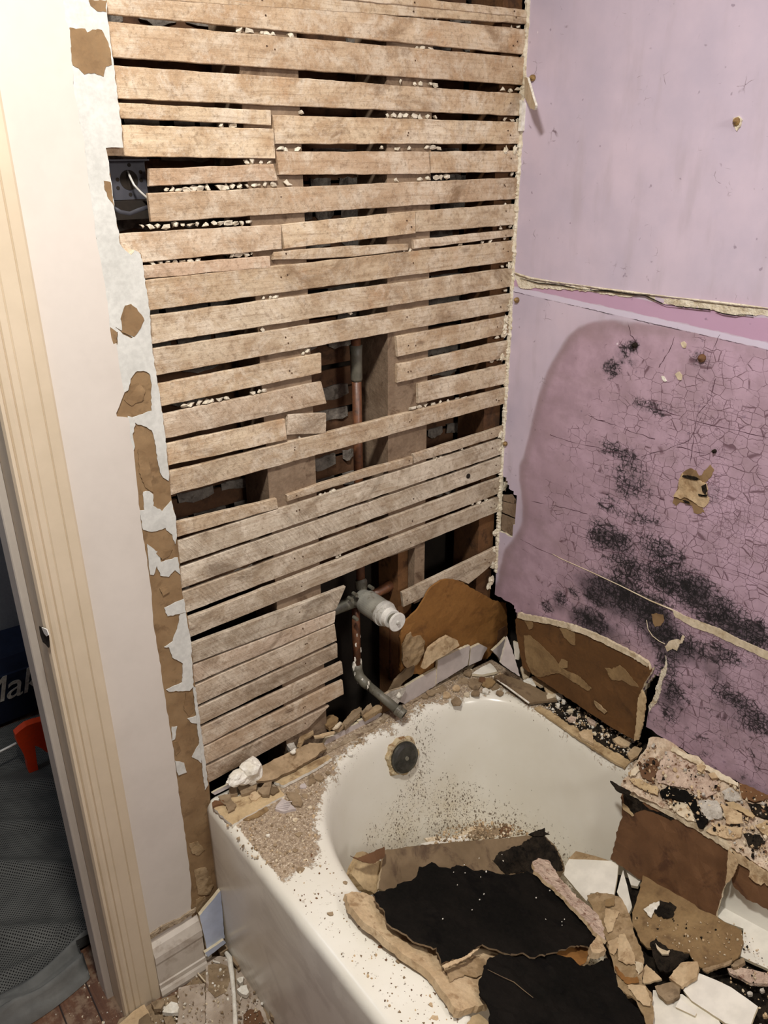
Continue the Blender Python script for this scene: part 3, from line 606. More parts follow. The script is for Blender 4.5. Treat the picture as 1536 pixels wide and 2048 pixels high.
# ---- studs, back of the next room's laths
def stud(x0, x1, y0, y1, z0, z1, mat, label):
    mb = MB(); mb.box((x0, y0, z0), (x1, y1, z1)); return mb.build('wall_stud', mat, None, label=label, cat='stud', group=None)
xa = PY(0.0065).at((535, 940)).x; xb = PY(0.0065).at((632, 960)).x
stud(xa, xb, 0.0065, 0.095, 0.0, 2.45, 'stud', 'brown timber stud seen in the gap left of the pipe opening')
xc = PY(0.0065).at((776, 850)).x; xd = PY(0.0065).at((853, 870)).x
stud(xc, xd, 0.0065, 0.095, 0.80, 2.45, 'stud', 'grey timber stud right of the copper riser pipe')
xe = PY(0.0065).at((829, 1120)).x; xf = PY(0.0065).at((849, 1120)).x; xg = PY(0.03).at((796, 1130)).x
stud(xe, xf, 0.0065, 0.028, 0.66, 0.80, 'stud', 'narrow grey timber strip above the slanting laths')
stud(xg, xe+0.012, 0.030, 0.10, 0.0, 0.80, 'orangewood', 'reddish brown timber right of the shower valve')
stud(-0.052, -0.003, 0.013, 0.095, 0.0, 2.45, 'darkwood', 'dark brown corner stud where the two walls meet')
stud(-0.86, -0.815, 0.0065, 0.095, 0.0, 1.455, 'darkwood', 'dark stud behind the left ends of the laths')
mb = MB()
for k in range(10, 34):
    z0 = 0.30+k*0.0475; dz = 0.004*math.sin(k*2.3)
    mb.box((-0.82, 0.112, z0+dz), (-0.05, 0.118, z0+0.038+dz), 0)
pb = mb.build('wall_back_laths', 'backlath', None, kind='structure', origin=(0, 0, 0))
rr = random.Random(5)
for k in range(10, 33):
    z0 = 0.30+k*0.0475+0.0425; x = -0.80; mb = MB(); 
    while x < -0.06:
        L = rr.uniform(0.03, 0.10); h = rr.uniform(0.006, 0.016)
        if rr.random() < 0.8:
            n = 5; top = []; bot = []
            for i in range(n+1):
                top.append(Vector((x+L*i/n, 0.108+rr.uniform(-.004, .003), z0+0.006+rr.uniform(0, .004)))); bot.append(Vector((x+L*i/n, 0.108+rr.uniform(-.004, .003), z0-h-rr.uniform(0, .008)*(0 < i < n))))
            vs = top+bot+[v+Vector((0, 0.012, 0)) for v in top+bot]; m_ = n+1; fs = []
            for i in range(n): fs += [(i, i+1, m_+i+1, m_+i), (m_+i, m_+i+1, 3*m_+i+1, 3*m_+i), (i+1, i, 2*m_+i, 2*m_+i+1)]
            mb.add(vs, fs)
        x += L+rr.uniform(0.0, 0.03)
    if mb.v: mb.build('plaster_key', 'key', pb)

# ================================================================== LATHS
YL = PY(0.0)
XL, XR = -0.825, -0.003
def lath(tl, bl, tr, br, label, tone, pink=0.0, extL=True, extR=True, mid=None, thick=0.0068, endj=0.0015, group='wooden laths across the back wall'):
    TL, BL, TR, BR = (YL.at(p) for p in (tl, bl, tr, br))
    def ext(a, b_, x): t = (x-a.x)/(b_.x-a.x); return a.lerp(b_, t)
    if extL: nTL, nBL = ext(TL, TR, XL), ext(BL, BR, XL)
    else: nTL, nBL = TL, BL
    if extR: nTR, nBR = ext(TL, TR, XR), ext(BL, BR, XR)
    else: nTR, nBR = TR, BR
    TL, BL, TR, BR = nTL, nBL, nTR, nBR
    L = max((TR-TL).length, (BR-BL).length); n = max(4, int(L/0.009)); sd = RNG.uniform(0, 90); tilt = RNG.uniform(-0.0012, 0.0012); bow = RNG.uniform(-0.0012, 0.0004)
    verts = []; faces = []
    for i in range(n+1):
        t = i/n; a = TL.lerp(TR, t); c = BL.lerp(BR, t)
        if mid: a = a+Vector((0, 0, mid[0]*math.sin(math.pi*t))); c = c+Vector((0, 0, mid[1]*math.sin(math.pi*t)))
        a = a+Vector((0, 0, 0.0011*mnoise.noise(Vector((a.x*28, sd, 0)))+0.0005*mnoise.noise(Vector((a.x*160, sd, 3)))))
        c = c+Vector((0, 0, 0.0011*mnoise.noise(Vector((c.x*28, sd, 7)))+0.0005*mnoise.noise(Vector((c.x*160, sd, 9)))))
        if i in (0, n):
            e = RNG.uniform(-endj, endj); a.x += e; c.x += RNG.uniform(-endj, endj)
        y0 = bow*math.sin(math.pi*t)+0.0005*mnoise.noise(Vector((a.x*20, sd, 5)))
        z = (a.z-c.z); be_ = min(0.0009, z*0.12)
        ring = [Vector((a.x, y0+tilt+be_, a.z)), Vector((a.x, y0+tilt, a.z-be_)), Vector(((a.x+c.x)/2, y0-0.0003, (a.z+c.z)/2)), Vector((c.x, y0-tilt, c.z+be_)), Vector((c.x, y0-tilt+be_, c.z)), Vector((c.x, thick, c.z)), Vector((a.x, thick, a.z))]
        verts += ring
    for i in range(n):
        for k in range(7):
            k2 = (k+1) % 7; faces.append((i*7+k, i*7+k2, (i+1)*7+k2, (i+1)*7+k))
    faces += [tuple(reversed(range(7))), tuple(n*7+k for k in range(7))]
    o = link('wall_lath', verts, faces, 'lath', None, label=label, cat='lath', group=group)
    o['tone'] = float(tone); o['pink'] = float(pink)
    for xs in (-0.835+0.02, (xa+xb)/2, (xc+xd)/2, -0.03):
        if TL.x+0.004 < xs < TR.x-0.004 and RNG.random() < 0.8 and xs > -0.80:
            t = (xs-TL.x)/(TR.x-TL.x); a = TL.lerp(TR, t); c = BL.lerp(BR, t)
            for k in range(1 if a.z-c.z < 0.03 or RNG.random() < .5 else 2):
                q = a.lerp(c, RNG.uniform(0.3, 0.7)); q.x += RNG.uniform(-.012, .012); q.y = -0.0012
                mb = MB(); mb.tube([q, q+Vector((0, 0.004, 0))], 0.0014, 7); mb.build('nail', 'nail', o)
    return o
full = 'weathered tan lath running full width, %s row from the top'
fullg = 'greyish lath running full width, %s row from top'
lath((205,-70),(209,-48),(1062,20),(1060,36), 'tan lath partly cut off by the top edge of the photo', 0.1)
lath((212,-40),(213,-6),(1058,28),(1056,48), 'tan lath just under the top edge of the photo', 0.1)
lath((214,-26),(215,28),(1047,58),(1051,109), full % ORD[1], 0.05, 0.2)
lath((215,43),(227,115),(1051,115),(1047,170), full % ORD[2], 0.05, 0.25)
lath((227,131),(236,197),(1045,188),(1043,232), full % ORD[3]+', with a knot', 0.1, 0.1)
lath((242,205),(242,237),(541,221),(541,250), 'thin tan lath, uppermost left piece of the fourth row', 0.05, 0.0, extR=False)
lath((246,250),(258,313),(547,257),(550,318), 'wide tan lath end just above the black electrical box', 0.05, 0.0, extR=False)
lath((547,230),(551,288),(1041,244),(1041,288), 'tan lath right of the joint in the fourth row', 0.08, 0.0, extL=False)
lath((295,338),(297,373),(547,328),(555,361), 'short pinkish lath starting at the black electrical box', 0.1, 0.6, extL=False, extR=False, endj=0.003)
lath((553,303),(557,350),(857,303),(859,348), 'middle lath of the fifth row between two joints', 0.15, 0.4, extL=False, extR=False)
lath((861,303),(861,346),(1039,301),(1037,344), 'short tan lath at the right end of the fifth row', 0.15, 0.1, extL=False)
lath((297,387),(303,445),(1035,355),(1033,398), 'brown-stained lath with a dark knot, beginning right of the electrical box', 0.2, 0.3, extL=False)
lath((281,465),(287,525),(563,449),(564,498), 'left lath of the seventh row under the electrical box hole', 0.25, 0.35, extR=False)
lath((563,449),(570,498),(830,422),(830,467), 'middle tan lath of the seventh row', 0.1, 0.0, extL=False, extR=False)
lath((832,422),(832,465),(1033,408),(1033,449), 'right greyish lath of the seventh row', 0.35, 0.0, extL=False)
lath((289,531),(291,557),(541,512),(541,535), 'narrow pink-brown lath strip at left of the eighth row', 0.1, 0.8, extR=False)
lath((547,504),(547,520),(817,488),(817,500), 'thin bowed lath strip in the middle of the eighth row', 0.3, 0.0, extL=False, extR=False, mid=(0.002, -0.004))
lath((828,480),(828,498),(1027,459),(1025,473), 'thin grey lath strip at right of the eighth row', 0.5, 0.2, extL=False)
lath((291,560),(303,621),(1027,481),(1023,523), full % ORD[9], 0.2)
lath((303,631),(307,687),(1021,536),(1019,574), full % ORD[10]+', grey stained', 0.4)
lath((307,698),(314,751),(1021,587),(1019,622), full % ORD[11]+', above the pipe opening', 0.4)
lath((316,768),(322,813),(643,706),(643,746), 'tan lath with a knot ending left of the pipe opening, topmost of three', 0.2, extR=False)
lath((792,673),(797,714),(1012,633),(1010,668), 'lath right of the pipe opening, topmost of three', 0.25, extL=False)
lath((324,829),(330,877),(644,763),(651,807), 'pale grey lath ending left of the pipe opening, middle of three', 0.55, 0.3, extR=False)
lath((795,729),(795,766),(1015,681),(1013,714), 'lath right of the pipe opening with a cracked end, middle of three', 0.3, extL=False)
lath((333,888),(340,931),(571,838),(571,880), 'tan lath ending at a loose block, lowest left of the pipe opening', 0.25, extR=False, endj=0.003)
lath((576,829),(574,870),(654,826),(652,867), 'short loose grey lath block beside the pipe opening', 0.7, 0.2, extL=False, extR=False)
lath((836,768),(836,807),(1012,729),(1004,769), 'lath right of the pipe opening, lowest of three', 0.4, extL=False)
lath((340,943),(345,990),(1010,776),(1007,808), 'pale full-width lath crossing below the pipe opening', 0.35)
lath((355,1044),(356,1074),(553,997),(556,1017), 'narrow lath strip at left under the wide dark gap', 0.35, extR=False)
lath((573,991),(574,1004),(825,914),(825,929), 'thin lath strip in the middle under the wide dark gap', 0.45, extL=False, extR=False, mid=(0.004, 0.002))
lath((826,909),(828,927),(994,856),(991,875), 'thin grey lath strip at right under the wide dark gap', 0.6, extL=False)
lath((355,1083),(363,1126),(1000,878),(1002,909), 'saw-marked greyish lath running full width, seventeenth row from top', 0.85)
o_hole = lath((363,1134),(368,1175),(1002,914),(1000,945), 'greyish full-width lath with a round hole near its right end', 0.85)
hq = YL.at((936, 952)); mb = MB(); mb.tube([hq+Vector((0, -0.0016, 0)), hq+Vector((0, 0.004, 0))], 0.0055, 18); mb.build('drilled_hole', 'void', o_hole)  # solid dark disc, the shade in the hole is painted
lath((369,1183),(376,1225),(999,955),(999,987), fullg % ORD[19], 0.75)
lath((378,1235),(384,1274),(995,995),(994,1025), fullg % ORD[20]+', just above the shower valve', 0.8)
LG = 'pale grey lath left of the shower valve, %s of the lower left stack'
lath((386,1287),(391,1326),(690,1173),(674,1219), LG % 'uppermost', 0.95, extR=False)
lath((391,1330),(393,1364),(671,1223),(669,1245), LG % 'second', 0.8, 0.5, extR=False)
lath((393,1370),(397,1410),(669,1248),(673,1282), LG % 'third', 0.7, 0.2, extR=False)
lath((397,1416),(401,1450),(675,1287),(675,1315), LG % 'fourth', 0.85, 0.2, extR=False)
lath((403,1455),(407,1491),(686,1323),(686,1348), LG % 'fifth', 0.7, 0.3, extR=False, endj=0.003)
lath((407,1495),(417,1526),(686,1360),(688,1389), LG % 'sixth', 0.45, 0.3, extR=False)
lath((419,1530),(423,1563),(655,1413),(612,1460), LG % 'lowest visible', 0.75, 0.4, extR=False, endj=0.006)
lath((803,1186),(808,1214),(985,1098),(985,1098+30), 'slanting lath right of the shower valve, upper of two', 0.75, extL=False, extR=True)
lath((903,1153),(937,1168),(987,1103),(984,1129), 'slanting lath right of the shower valve, lower of two', 0.75, extL=False, extR=True)

# ---- plaster nubs squeezed through the gaps
nubs = {
 'under the first lath row': [(773,21),(788,24),(800,24),(818,26),(845,31),(873,34),(1023,56),(1036,54)],
 'under the second lath row': [(480,60),(500,62),(523,66),(533,66),(545,68),(580,72),(834,96),(846,96),(861,98),(1035,117),(1043,117)],
 'under the third lath row': [(801,162),(830,167),(841,168),(860,168),(870,170),(1005,178),(1020,180),(1035,178)],
 'under the fourth lath row': [(603,225),(775,231),(787,232),(800,232),(812,232),(826,233),(840,234),(855,234),(871,235),(1010,238),(1024,240),(1036,241)],
 'between the two left pieces of the fourth lath row': [(443,250),(467,251)],
 'under the right piece of the fourth lath row': [(560,296),(570,299),(596,299),(762,295),(795,297),(818,297),(853,295),(866,295),(875,297)],
 'above the short lath by the electrical box': [(494,324),(504,323),(521,324),(539,324)],
 'above the brown-stained lath': [(332,380),(345,379),(358,379),(372,378),(385,378),(398,377),(415,377),(440,375),(452,375),(465,374),(480,373),(494,372),(508,370),(518,370),(530,369),(545,369),(574,367),(793,361),(840,358),(855,357),(872,355),(883,354),(893,353),(1023,348)],
 'under the brown-stained lath': [(285,452),(300,453),(315,453),(332,452),(351,450),(366,449),(380,450),(395,448),(412,449),(428,447),(440,447),(455,446),(470,446),(484,446),(498,444),(1010,409),(1022,410)],
 'under the seventh lath row': [(305,527),(320,526),(335,526),(350,524),(366,523),(380,522),(395,520),(465,511),(478,509),(490,508),(503,507),(1000,456),(1020,452)],
 'under the eighth lath row': [(383,549),(396,548),(408,546),(787,508),(808,503),(820,501),(920,489),(965,484),(980,482),(1010,476)],
 'under the ninth lath row': [(527,596),(541,595),(551,594),(1005,533),(1015,530),(1022,528)],
 'under the tenth lath row': [(525,662),(700,626),(890,589),(1010,581)],
 'above the laths left of the pipe opening': [(606,706),(614,702)],
 'between the laths left of the pipe opening': [(368,812),(382,809),(398,806),(412,803),(424,801),(438,799),(452,796),(506,786),(518,783),(527,781),(599,876)],
 'between the laths right of the pipe opening': [(994,673),(1003,670),(984,722),(995,719),(1004,716)],
 'above the full-width lath below the pipe opening': [(825,816),(838,813),(850,811),(866,808),(880,805),(896,802),(912,799),(926,797)],
 'under the thin strips of the wide gap': [(640,990),(650,988),(660,985),(668,982),(870,917),(880,914),(922,898)],
 'between the lower full-width laths': [(633,1046),(645,1043),(660,1110),(674,1114),(680,1110),(945,1007),(958,1004),(972,1000)],
}
k = 0
for where, L in nubs.items():
    for (x, y) in L:
        c = PY(0.0045).at((x, y)); k += 1
        r = RNG.uniform(0.0026, 0.0042)
        lump('plaster_nub', c, r*1.12, 'nub', seed=k, squash=(RNG.uniform(0.9, 1.9), 0.9, RNG.uniform(0.8, 1.15)), sub=1, amp=1.3,
             label='small white plaster nub squeezed out '+where, cat='plaster', group='plaster nubs '+where)
# ragged plaster left in the inside corner
verts = []; faces = []; z = 0.66; rows = 0
while z < 1.99:
    w_ = 0.003+0.007*abs(mnoise.noise(Vector((z*130, 0, 0))))+0.004*abs(mnoise.noise(Vector((z*300, 2, 0))))+0.006*max(0, mnoise.noise(Vector((z*13, 4, 0))))
    d_ = 0.0015+0.004*abs(mnoise.noise(Vector((z*60, 8, 0))))
    verts += [(0.002, -d_*1.2-0.002, z), (-w_*0.45, -d_-0.002, z+RNG.uniform(-.001, .001)), (-w_, -d_*0.4-0.0008, z), (-w_*1.05, 0.003, z), (0.002, 0.003, z)]
    if rows:
        for q in range(5):
            q2 = (q+1) % 5; faces.append(((rows-1)*5+q, (rows-1)*5+q2, rows*5+q2, rows*5+q))
    rows += 1; z += 0.0035
link('corner_plaster', verts, faces, 'plaster', None, label='ragged cream plaster left in the corner between laths and purple wall', cat='plaster')
for k, (x, y, r) in enumerate([(1012,640,.008),(1008,668,.009),(1010,655,.007),(1004,715,.008),(1001,870,.009),(1000,900,.007),(1014,962,.010),(1008,975,.011),(1000,990,.009),(996,1015,.008),(990,1066,.008),(988,1100,.006),(985,1130,.008),(982,1160,.010),(978,1172,.009),(1030,300,.007),(1012,300,.006),(1020,530,.006),(1024,575,.007),(1020,610,.008)]):
    lump('plaster_lump', PY(0.0).at((x, y)), r*0.85, 'plaster', seed=40+k, squash=(0.9, 0.45, 1.2), amp=1.2, label='cream plaster lump stuck in the corner between laths and purple wall', cat='plaster', group='plaster lumps in the corner')

# ================================================================== DOOR CASING, JAMB, BASEBOARD
def profile_z(name, prof, z0, z1, mat, parent=None, **kw):
    n = len(prof); vs = [(x, y, z0) for x, y in prof]+[(x, y, z1) for x, y in prof]
    fs = [(i, (i+1) % n, n+(i+1) % n, n+i) for i in range(n)]+[tuple(reversed(range(n))), tuple(range(n, 2*n))]
    return link(name, vs, fs, mat, parent, **kw)
dc = empty('door_casing', (-0.985, -0.015, 0.0), 'cream moulded door casing left of the painted wall strip', 'door casing')
profile_z('casing_board', [(-1.021, 0.034), (-1.021, -0.024), (-1.018, -0.029), (-1.0135, -0.0285), (-1.0115, -0.0240), (-1.0095, -0.027), (-1.004, -0.0285), (-0.9995, -0.027), (-0.998, -0.0243), (-0.9965, -0.0265), (-0.988, -0.0265), (-0.9865, -0.0250), (-0.985, -0.0265), (-0.965, -0.0275), (-0.9635, -0.0256), (-0.962, -0.0275), (-0.948, -0.0275), (-0.945, -0.026), (-0.945, 0.0), (-0.99, 0.0), (-0.99, 0.034)], 0.0, 2.12, 'casing', dc)
dj = empty('door_jamb', (-1.024, 0.06, 0.0), 'grey-cream door jamb facing the dark hall opening', 'door jamb')
profile_z('jamb_board', [(-1.0342, 0.084), (-1.0342, 0.037), (-1.0325, 0.035), (-1.0212, 0.035), (-1.0212, 0.084)], 0.0, 2.06, 'jamb', dj)
profile_z('jamb_core', [(-1.0205, 0.135), (-1.0205, 0.085), (-0.99, 0.085), (-0.99, 0.135)], 0.0, 2.06, 'jamb', dj)
plh = P3((-1.0350, 0.033, 1.0), (-1.0215, -0.026, 1.0), (-1.0350, 0.033, 1.3))
slab('latch_hole', [(78,1253),(85,1255),(95,1261),(97,1272),(99,1292),(97,1296),(91,1289),(85,1284),(80,1268)], plh, 0.001, 'void', jit=0.0003, step=0.003, lift=0.001, parent=dc)  # thin dark patch painted for the shaded latch opening
slab('latch_tip', [(83,1255),(93,1259),(97,1270),(93,1273),(88,1267)], plh, 0.0015, 'whiteplastic', jit=0.0002, step=0.003, lift=0.003, parent=dc)
# baseboard
bb = empty('baseboard_back', (-0.89, -0.014, 0.0), 'short cream moulded baseboard between the casing and the tub', 'baseboard')
bb['kind'] = 'structure'
prof = [(-0.010, 0.0), (-0.034, 0.0), (-0.036, 0.010), (-0.033, 0.020), (-0.030, 0.024), (-0.0295, 0.034), (-0.027, 0.036), (-0.027, 0.093), (-0.0295, 0.096), (-0.029, 0.112), (-0.024, 0.124), (-0.021, 0.132), (-0.014, 0.139), (-0.010, 0.139)]
vs = []; fs = []; n = len(prof)
for i, x in enumerate((-0.9445, -0.90, -0.87, -0.842)):
    vs += [(x, y, z*(1.0+0.012*i)+0.001) for y, z in prof]
for i in range(3):
    for k2 in range(n): fs.append((i*n+k2, i*n+(k2+1) % n, (i+1)*n+(k2+1) % n, (i+1)*n+k2))
fs += [tuple(reversed(range(n))), tuple(3*n+k2 for k2 in range(n))]
link('board', vs, fs, 'baseb', bb)
slab('caulk_line', [(297,1872),(330,1850),(360,1838),(392,1816),(392,1824),(362,1845),(330,1860),(300,1880)], PY(-0.016), 0.004, 'mortar', jit=0.0012, step=0.005, parent=bb)
slab('tile_piece', [(399,1832),(441,1781),(443,1800),(449,1876),(414,1900),(408,1870)], PY(-0.030), 0.008, ['tileblue', 'tilebody'], jit=0.0004, label='bluish white tile piece standing between baseboard and tub', cat='tile')
slab('tile_edge', [(410,1906),(448,1880),(452,1886),(424,1908),(416,1914)], PY(-0.036), 0.007, ['tileblue', 'tilebody'], jit=0.0006, label='small bluish tile sliver below the bluish tile piece', cat='tile')

# ================================================================== BATHTUB
tub_e = empty('bathtub', (-0.40, -0.77, 0.0), 'white enamel bathtub with dusty rim and rounded end, full of debris', 'bathtub')
CX, CY0, CY1, AX, BY = -0.37, -0.40, -1.12, 0.308, 0.345
NC = 420
def contour(th, ins=0.0, insy=0.0):
    c, s_ = math.cos(th), math.sin(th)
    n = 2.35+(1.25 if c > 0 and s_ > 0 else 0)*abs(c*s_)*2
    a = AX-ins; b_ = BY-insy if s_ > 0 else BY*0.95-insy
    r = (abs(c/a)**n+abs(s_/b_)**n)**(-1/n)
    return (CX+r*c, (CY0 if s_ > 0 else CY1)+r*s_)
thetas = [2*math.pi*i/NC for i in range(NC)]
def loopc(ins, insy, z, dz=None):
    L = []
    for th in thetas:
        x, y = contour(th, ins, insy); L.append((x, y, z))
    return L
XO0, XO1, YO0, YO1 = -0.792, -0.004, -0.006, -1.53
def outer(th):
    c, s_ = math.cos(th), math.sin(th); x, y = contour(th)
    # radial from the inner contour to the outer rectangle
    yc = CY0 if s_ > 0 else CY1
    dx, dy = x-CX, y-yc; L = math.hypot(dx, dy); dx /= L; dy /= L
    ts = []
    if dx < -1e-6: ts.append((XO0-x)/dx)
    if dx > 1e-6: ts.append((XO1-x)/dx)
    if dy > 1e-6: ts.append((YO0-y)/dy)
    if dy < -1e-6: ts.append((YO1-y)/dy)
    t = min(ts); return (x+dx*t, y+dy*t)
rings = []
rings.append(loopc(0.16, 0.19, 0.062)); rings.append(loopc(0.12, 0.15, 0.062)); rings.append(loopc(0.100, 0.125, 0.068)); rings.append(loopc(0.082, 0.105, 0.084)); rings.append(loopc(0.070, 0.090, 0.108))
for t in (0.2, 0.4, 0.6, 0.8): rings.append(loopc(0.064-0.048*t, 0.082-0.062*t, 0.13+0.235*t))
rings += [loopc(0.0125, 0.018, 0.372), loopc(0.009, 0.012, 0.391), loopc(0.004, 0.005, 0.405), loopc(0.0, 0.0, 0.411), loopc(-0.007, -0.006, RIM)]
for t in (0.08, 0.16, 0.26, 0.38, 0.5, 0.62, 0.74, 0.84, 0.91, 0.95):
    L = []
    for th in thetas:
        x, y = contour(th, -0.007, -0.006); ox, oy = outer(th); ox = max(ox, XO0+0.0225)
        L.append((x+(ox-x)*t, y+(oy-y)*t, RIM+0.0015*math.sin(math.pi*t)))
    rings.append(L)
def edge_ring(inset, z):
    L = []
    for th in thetas:
        ox, oy = outer(th); L.append((max(ox, XO0+inset) if True else ox, oy, z))
    return L
R0 = 0.022
for a in (0.0, 0.25, 0.5, 0.75, 1.0):
    an = a*math.pi/2; rings.append(edge_ring(R0*(1-math.sin(an)), RIM-R0*(1-math.cos(an))))
rings.append(edge_ring(0.0, 0.30)); rings.append(edge_ring(-0.0, 0.16)); rings.append(edge_ring(0.0, 0.05)); rings.append(edge_ring(0.0, 0.0))
vs = [v for r in rings for v in r]; fs = []
for i in range(len(rings)-1):
    for k2 in range(NC):
        q2 = (k2+1) % NC; fs.append((i*NC+k2, i*NC+q2, (i+1)*NC+q2, (i+1)*NC+k2))
fs.append(tuple(reversed(range(NC))))
body = link('tub_body', vs, fs, 'enamel', tub_e, smooth=True)
A = np.array(vs)
def hz(p, z=RIM): q = PZ(z).at(p); return (q.x, q.y)
dpoly = np.array([hz(p) for p in [(440,1640),(470,1668),(520,1735),(560,1760),(600,1745),(632,1700),(640,1650),(640,1600),(648,1570),(672,1528),(700,1500),(745,1468),(790,1450),(815,1440),(860,1410),(905,1395),(950,1385),(1000,1380),(1040,1398),(1075,1420),(1150,1460),(1250,1530),(1420,1500),(1300,1400),(1000,1250),(800,1300),(600,1450)]])
dd = sdist(A[:, 0], A[:, 1], dpoly)
rimmask = (A[:, 2] > 0.39)*(A[:, 0] > -0.778)
front = np.clip((A[:, 1]+0.60)/0.3, 0, 1)*(A[:, 0] < -0.5)
dustv = np.clip(0.5+dd*14, 0, 1)*rimmask
fr = rimmask*(A[:, 0] < -0.55)*(A[:, 0] > -0.775)*(0.10+0.13*np.clip((A[:, 1]+0.75)/0.5, 0, 1))
setattr_f(body, 'dust', np.maximum(dustv, fr))
inb = (A[:, 2] < 0.40)
sp = np.zeros(len(A)); st = np.zeros(len(A))
for (px, py, r, kk) in [(960,1640,.10,1.1),(890,1620,.09,.8),(840,1590,.06,.6),(1010,1590,.05,.45),(800,1660,.08,.65),(860,1540,.05,.5),(870,1480,.06,.42),(1050,1670,.06,.7),(920,1660,.07,1.1),(740,1680,.05,.5)]:
    q = PY(-0.12).at((px, py)); q = CAM+(q-CAM)*1.0
    d2 = (A[:, 0]-q.x)**2+(A[:, 2]-q.z)**2; sel = (A[:, 1] > -0.45)
    sp = np.maximum(sp, kk*np.exp(-d2/(r*r))*sel)
    st = np.maximum(st, kk*0.7*np.exp(-d2/(r*r*0.8))*sel*(py > 1560))
setattr_f(body, 'specks', np.maximum(sp, rimmask*0.16)); setattr_f(body, 'stain', st)
setattr_f(body, 'apron', ((A[:, 2] < RIM-0.012) & (A[:, 0] < -0.78)).astype(float))
# overflow plate
pc = P3((-0.36, -0.083, 0.345), (-0.30, -0.083, 0.345), (-0.36, -0.098, 0.29))
oc = pc.at((804, 1512)); nrm = pc.n if pc.n.dot(CAM-oc) > 0 else -pc.n
ov = MB(); 
oc2 = oc+nrm*0.012
ov.tube([oc2-nrm*0.008, oc2-nrm*0.001, oc2+nrm*0.003, oc2+nrm*0.0055], [0.035, 0.036, 0.034, 0.026], 40)
ovp = ov.build('overflow_plate', 'chrome', tub_e, smooth=False, label='dark dull metal overflow plate')
ov = MB(); ov.tube([oc2+nrm*0.005, oc2+nrm*0.008], [0.0052, 0.0045], 14); ov.build('screw', 'galv', ovp)
vs = []; fs = []; u_ = nrm.cross(Vector((0, 0, 1))).normalized(); w_ = nrm.cross(u_)
for i in range(60):
    a = 2*math.pi*i/60; r0 = 0.033; r1 = 0.047+0.016*mnoise.noise(Vector((math.cos(a)*2.4, math.sin(a)*2.4, 1)))
    for r_, h in ((r0, 0.006), ((r0+r1)/2, 0.007), (r1, -0.012)):
        vs.append(oc+(u_*math.cos(a)+w_*math.sin(a))*(r_+0.001*mnoise.noise(Vector((i*.9, r_*99, 0))))+nrm*(h+0.002*mnoise.noise(Vector((i*.6, r_*400, 3)))))
for i in range(60):
    j = (i+1) % 60
    for k2 in range(2): fs.append((i*3+k2, i*3+k2+1, j*3+k2+1, j*3+k2))
link('sealant_ring', vs, fs, 'grout', tub_e, label='rusty cream sealant around the overflow plate')

# ================================================================== PLUMBING
vA = PY(0.040).at((722, 1196))
sv = empty('shower_valve', vA, 'tarnished metal shower valve with white plastic stem and copper pipes in the wall opening', 'shower valve')
Y_ = Vector((0, -1, 0))
# length of the body so that the knob ends where it stands in the room
Lk = 0.02
while proj(vA+Y_*Lk)[0] < 796 and Lk < 0.3: Lk += 0.001
mb = MB(); q = vA
mb.tube([q+Y_*0.0, q+Y_*0.002, q+Y_*(Lk*0.16), q+Y_*(Lk*0.17), q+Y_*(Lk*0.60), q+Y_*(Lk*0.605)], [0.018, 0.022, 0.023, 0.0265, 0.0265, 0.025], 36)
mb.build('valve_body', 'valvegrey', sv)
mb = MB(); mb.tube([q+Y_*(Lk*0.60), q+Y_*(Lk*0.605), q+Y_*(Lk*0.66), q+Y_*(Lk*0.665), q+Y_*(Lk*0.74), q+Y_*(Lk*0.75)], [0.026, 0.0275, 0.0275, 0.0245, 0.0235, 0.019], 36)
mb.build('bonnet_ring', 'nickel', sv, label='shiny bonnet ring')
mb = MB(); mb.tube([q+Y_*(Lk*0.74), q+Y_*(Lk*0.745), q+Y_*(Lk*0.845), q+Y_*(Lk*0.85)], [0.0190, 0.0200, 0.0200, 0.0185], 28); stem = mb.build('cartridge_stem', 'whiteplastic', sv, label='white plastic stem')
mb = MB(); mb.tube([q+Y_*(Lk*0.845), q+Y_*(Lk*0.955)], [0.013, 0.012], 20); mb.build('stem_neck', 'galv', sv)
mb = MB(); mb.tube([q+Y_*(Lk*0.95), q+Y_*(Lk*0.953), q+Y_*(Lk*0.985), q+Y_*(Lk*0.99)], [0.0190, 0.0205, 0.0205, 0.019], 30); kn = mb.build('knob_disc', 'whiteplastic', sv, label='white plastic disc at the stem end')
mb = MB(); mb.tube([q+Y_*(Lk*0.985), q+Y_*(Lk*1.02)], [0.0045, 0.004], 12); mb.build('screw', 'nickel', kn)
def pipe(name, pix, y, rad, mat, z1=None, **kw):
    mb = MB(); mb.tube([PY(y).at(p) if len(p) == 2 else Vector(p) for p in pix], rad, 18); return mb.build(name, mat, sv, smooth=True, **kw)
rx = PY(0.050).at((716, 900)).x; xv = vA.x-0.006
zc = vA.z
mb = MB(); mb.tube([(rx, 0.05, zc+0.015), (rx, 0.05, 1.30)], 0.0095, 18); mb.build('riser_pipe', 'copper', sv, smooth=True, label='copper riser pipe')
zt_ = PY(0.05).at((716, 700)).z
mb = MB(); mb.tube([(rx, 0.05, zt_-0.06), (rx, 0.05, zt_-0.055), (rx, 0.05, zt_-0.01), (rx, 0.05, zt_+0.01)], [0.0095, 0.0115, 0.0115, 0.0125], 18); mb.build('pipe_coupling', 'galv', sv, smooth=True)
mb = MB(); mb.tube([(rx, 0.048, zc+0.016), (rx, 0.048, zc+0.020), (rx, 0.049, zc+0.036), (rx, 0.05, zc+0.038)], [0.012, 0.0135, 0.0135, 0.011], 18); mb.build('union_nut', 'galv', sv)
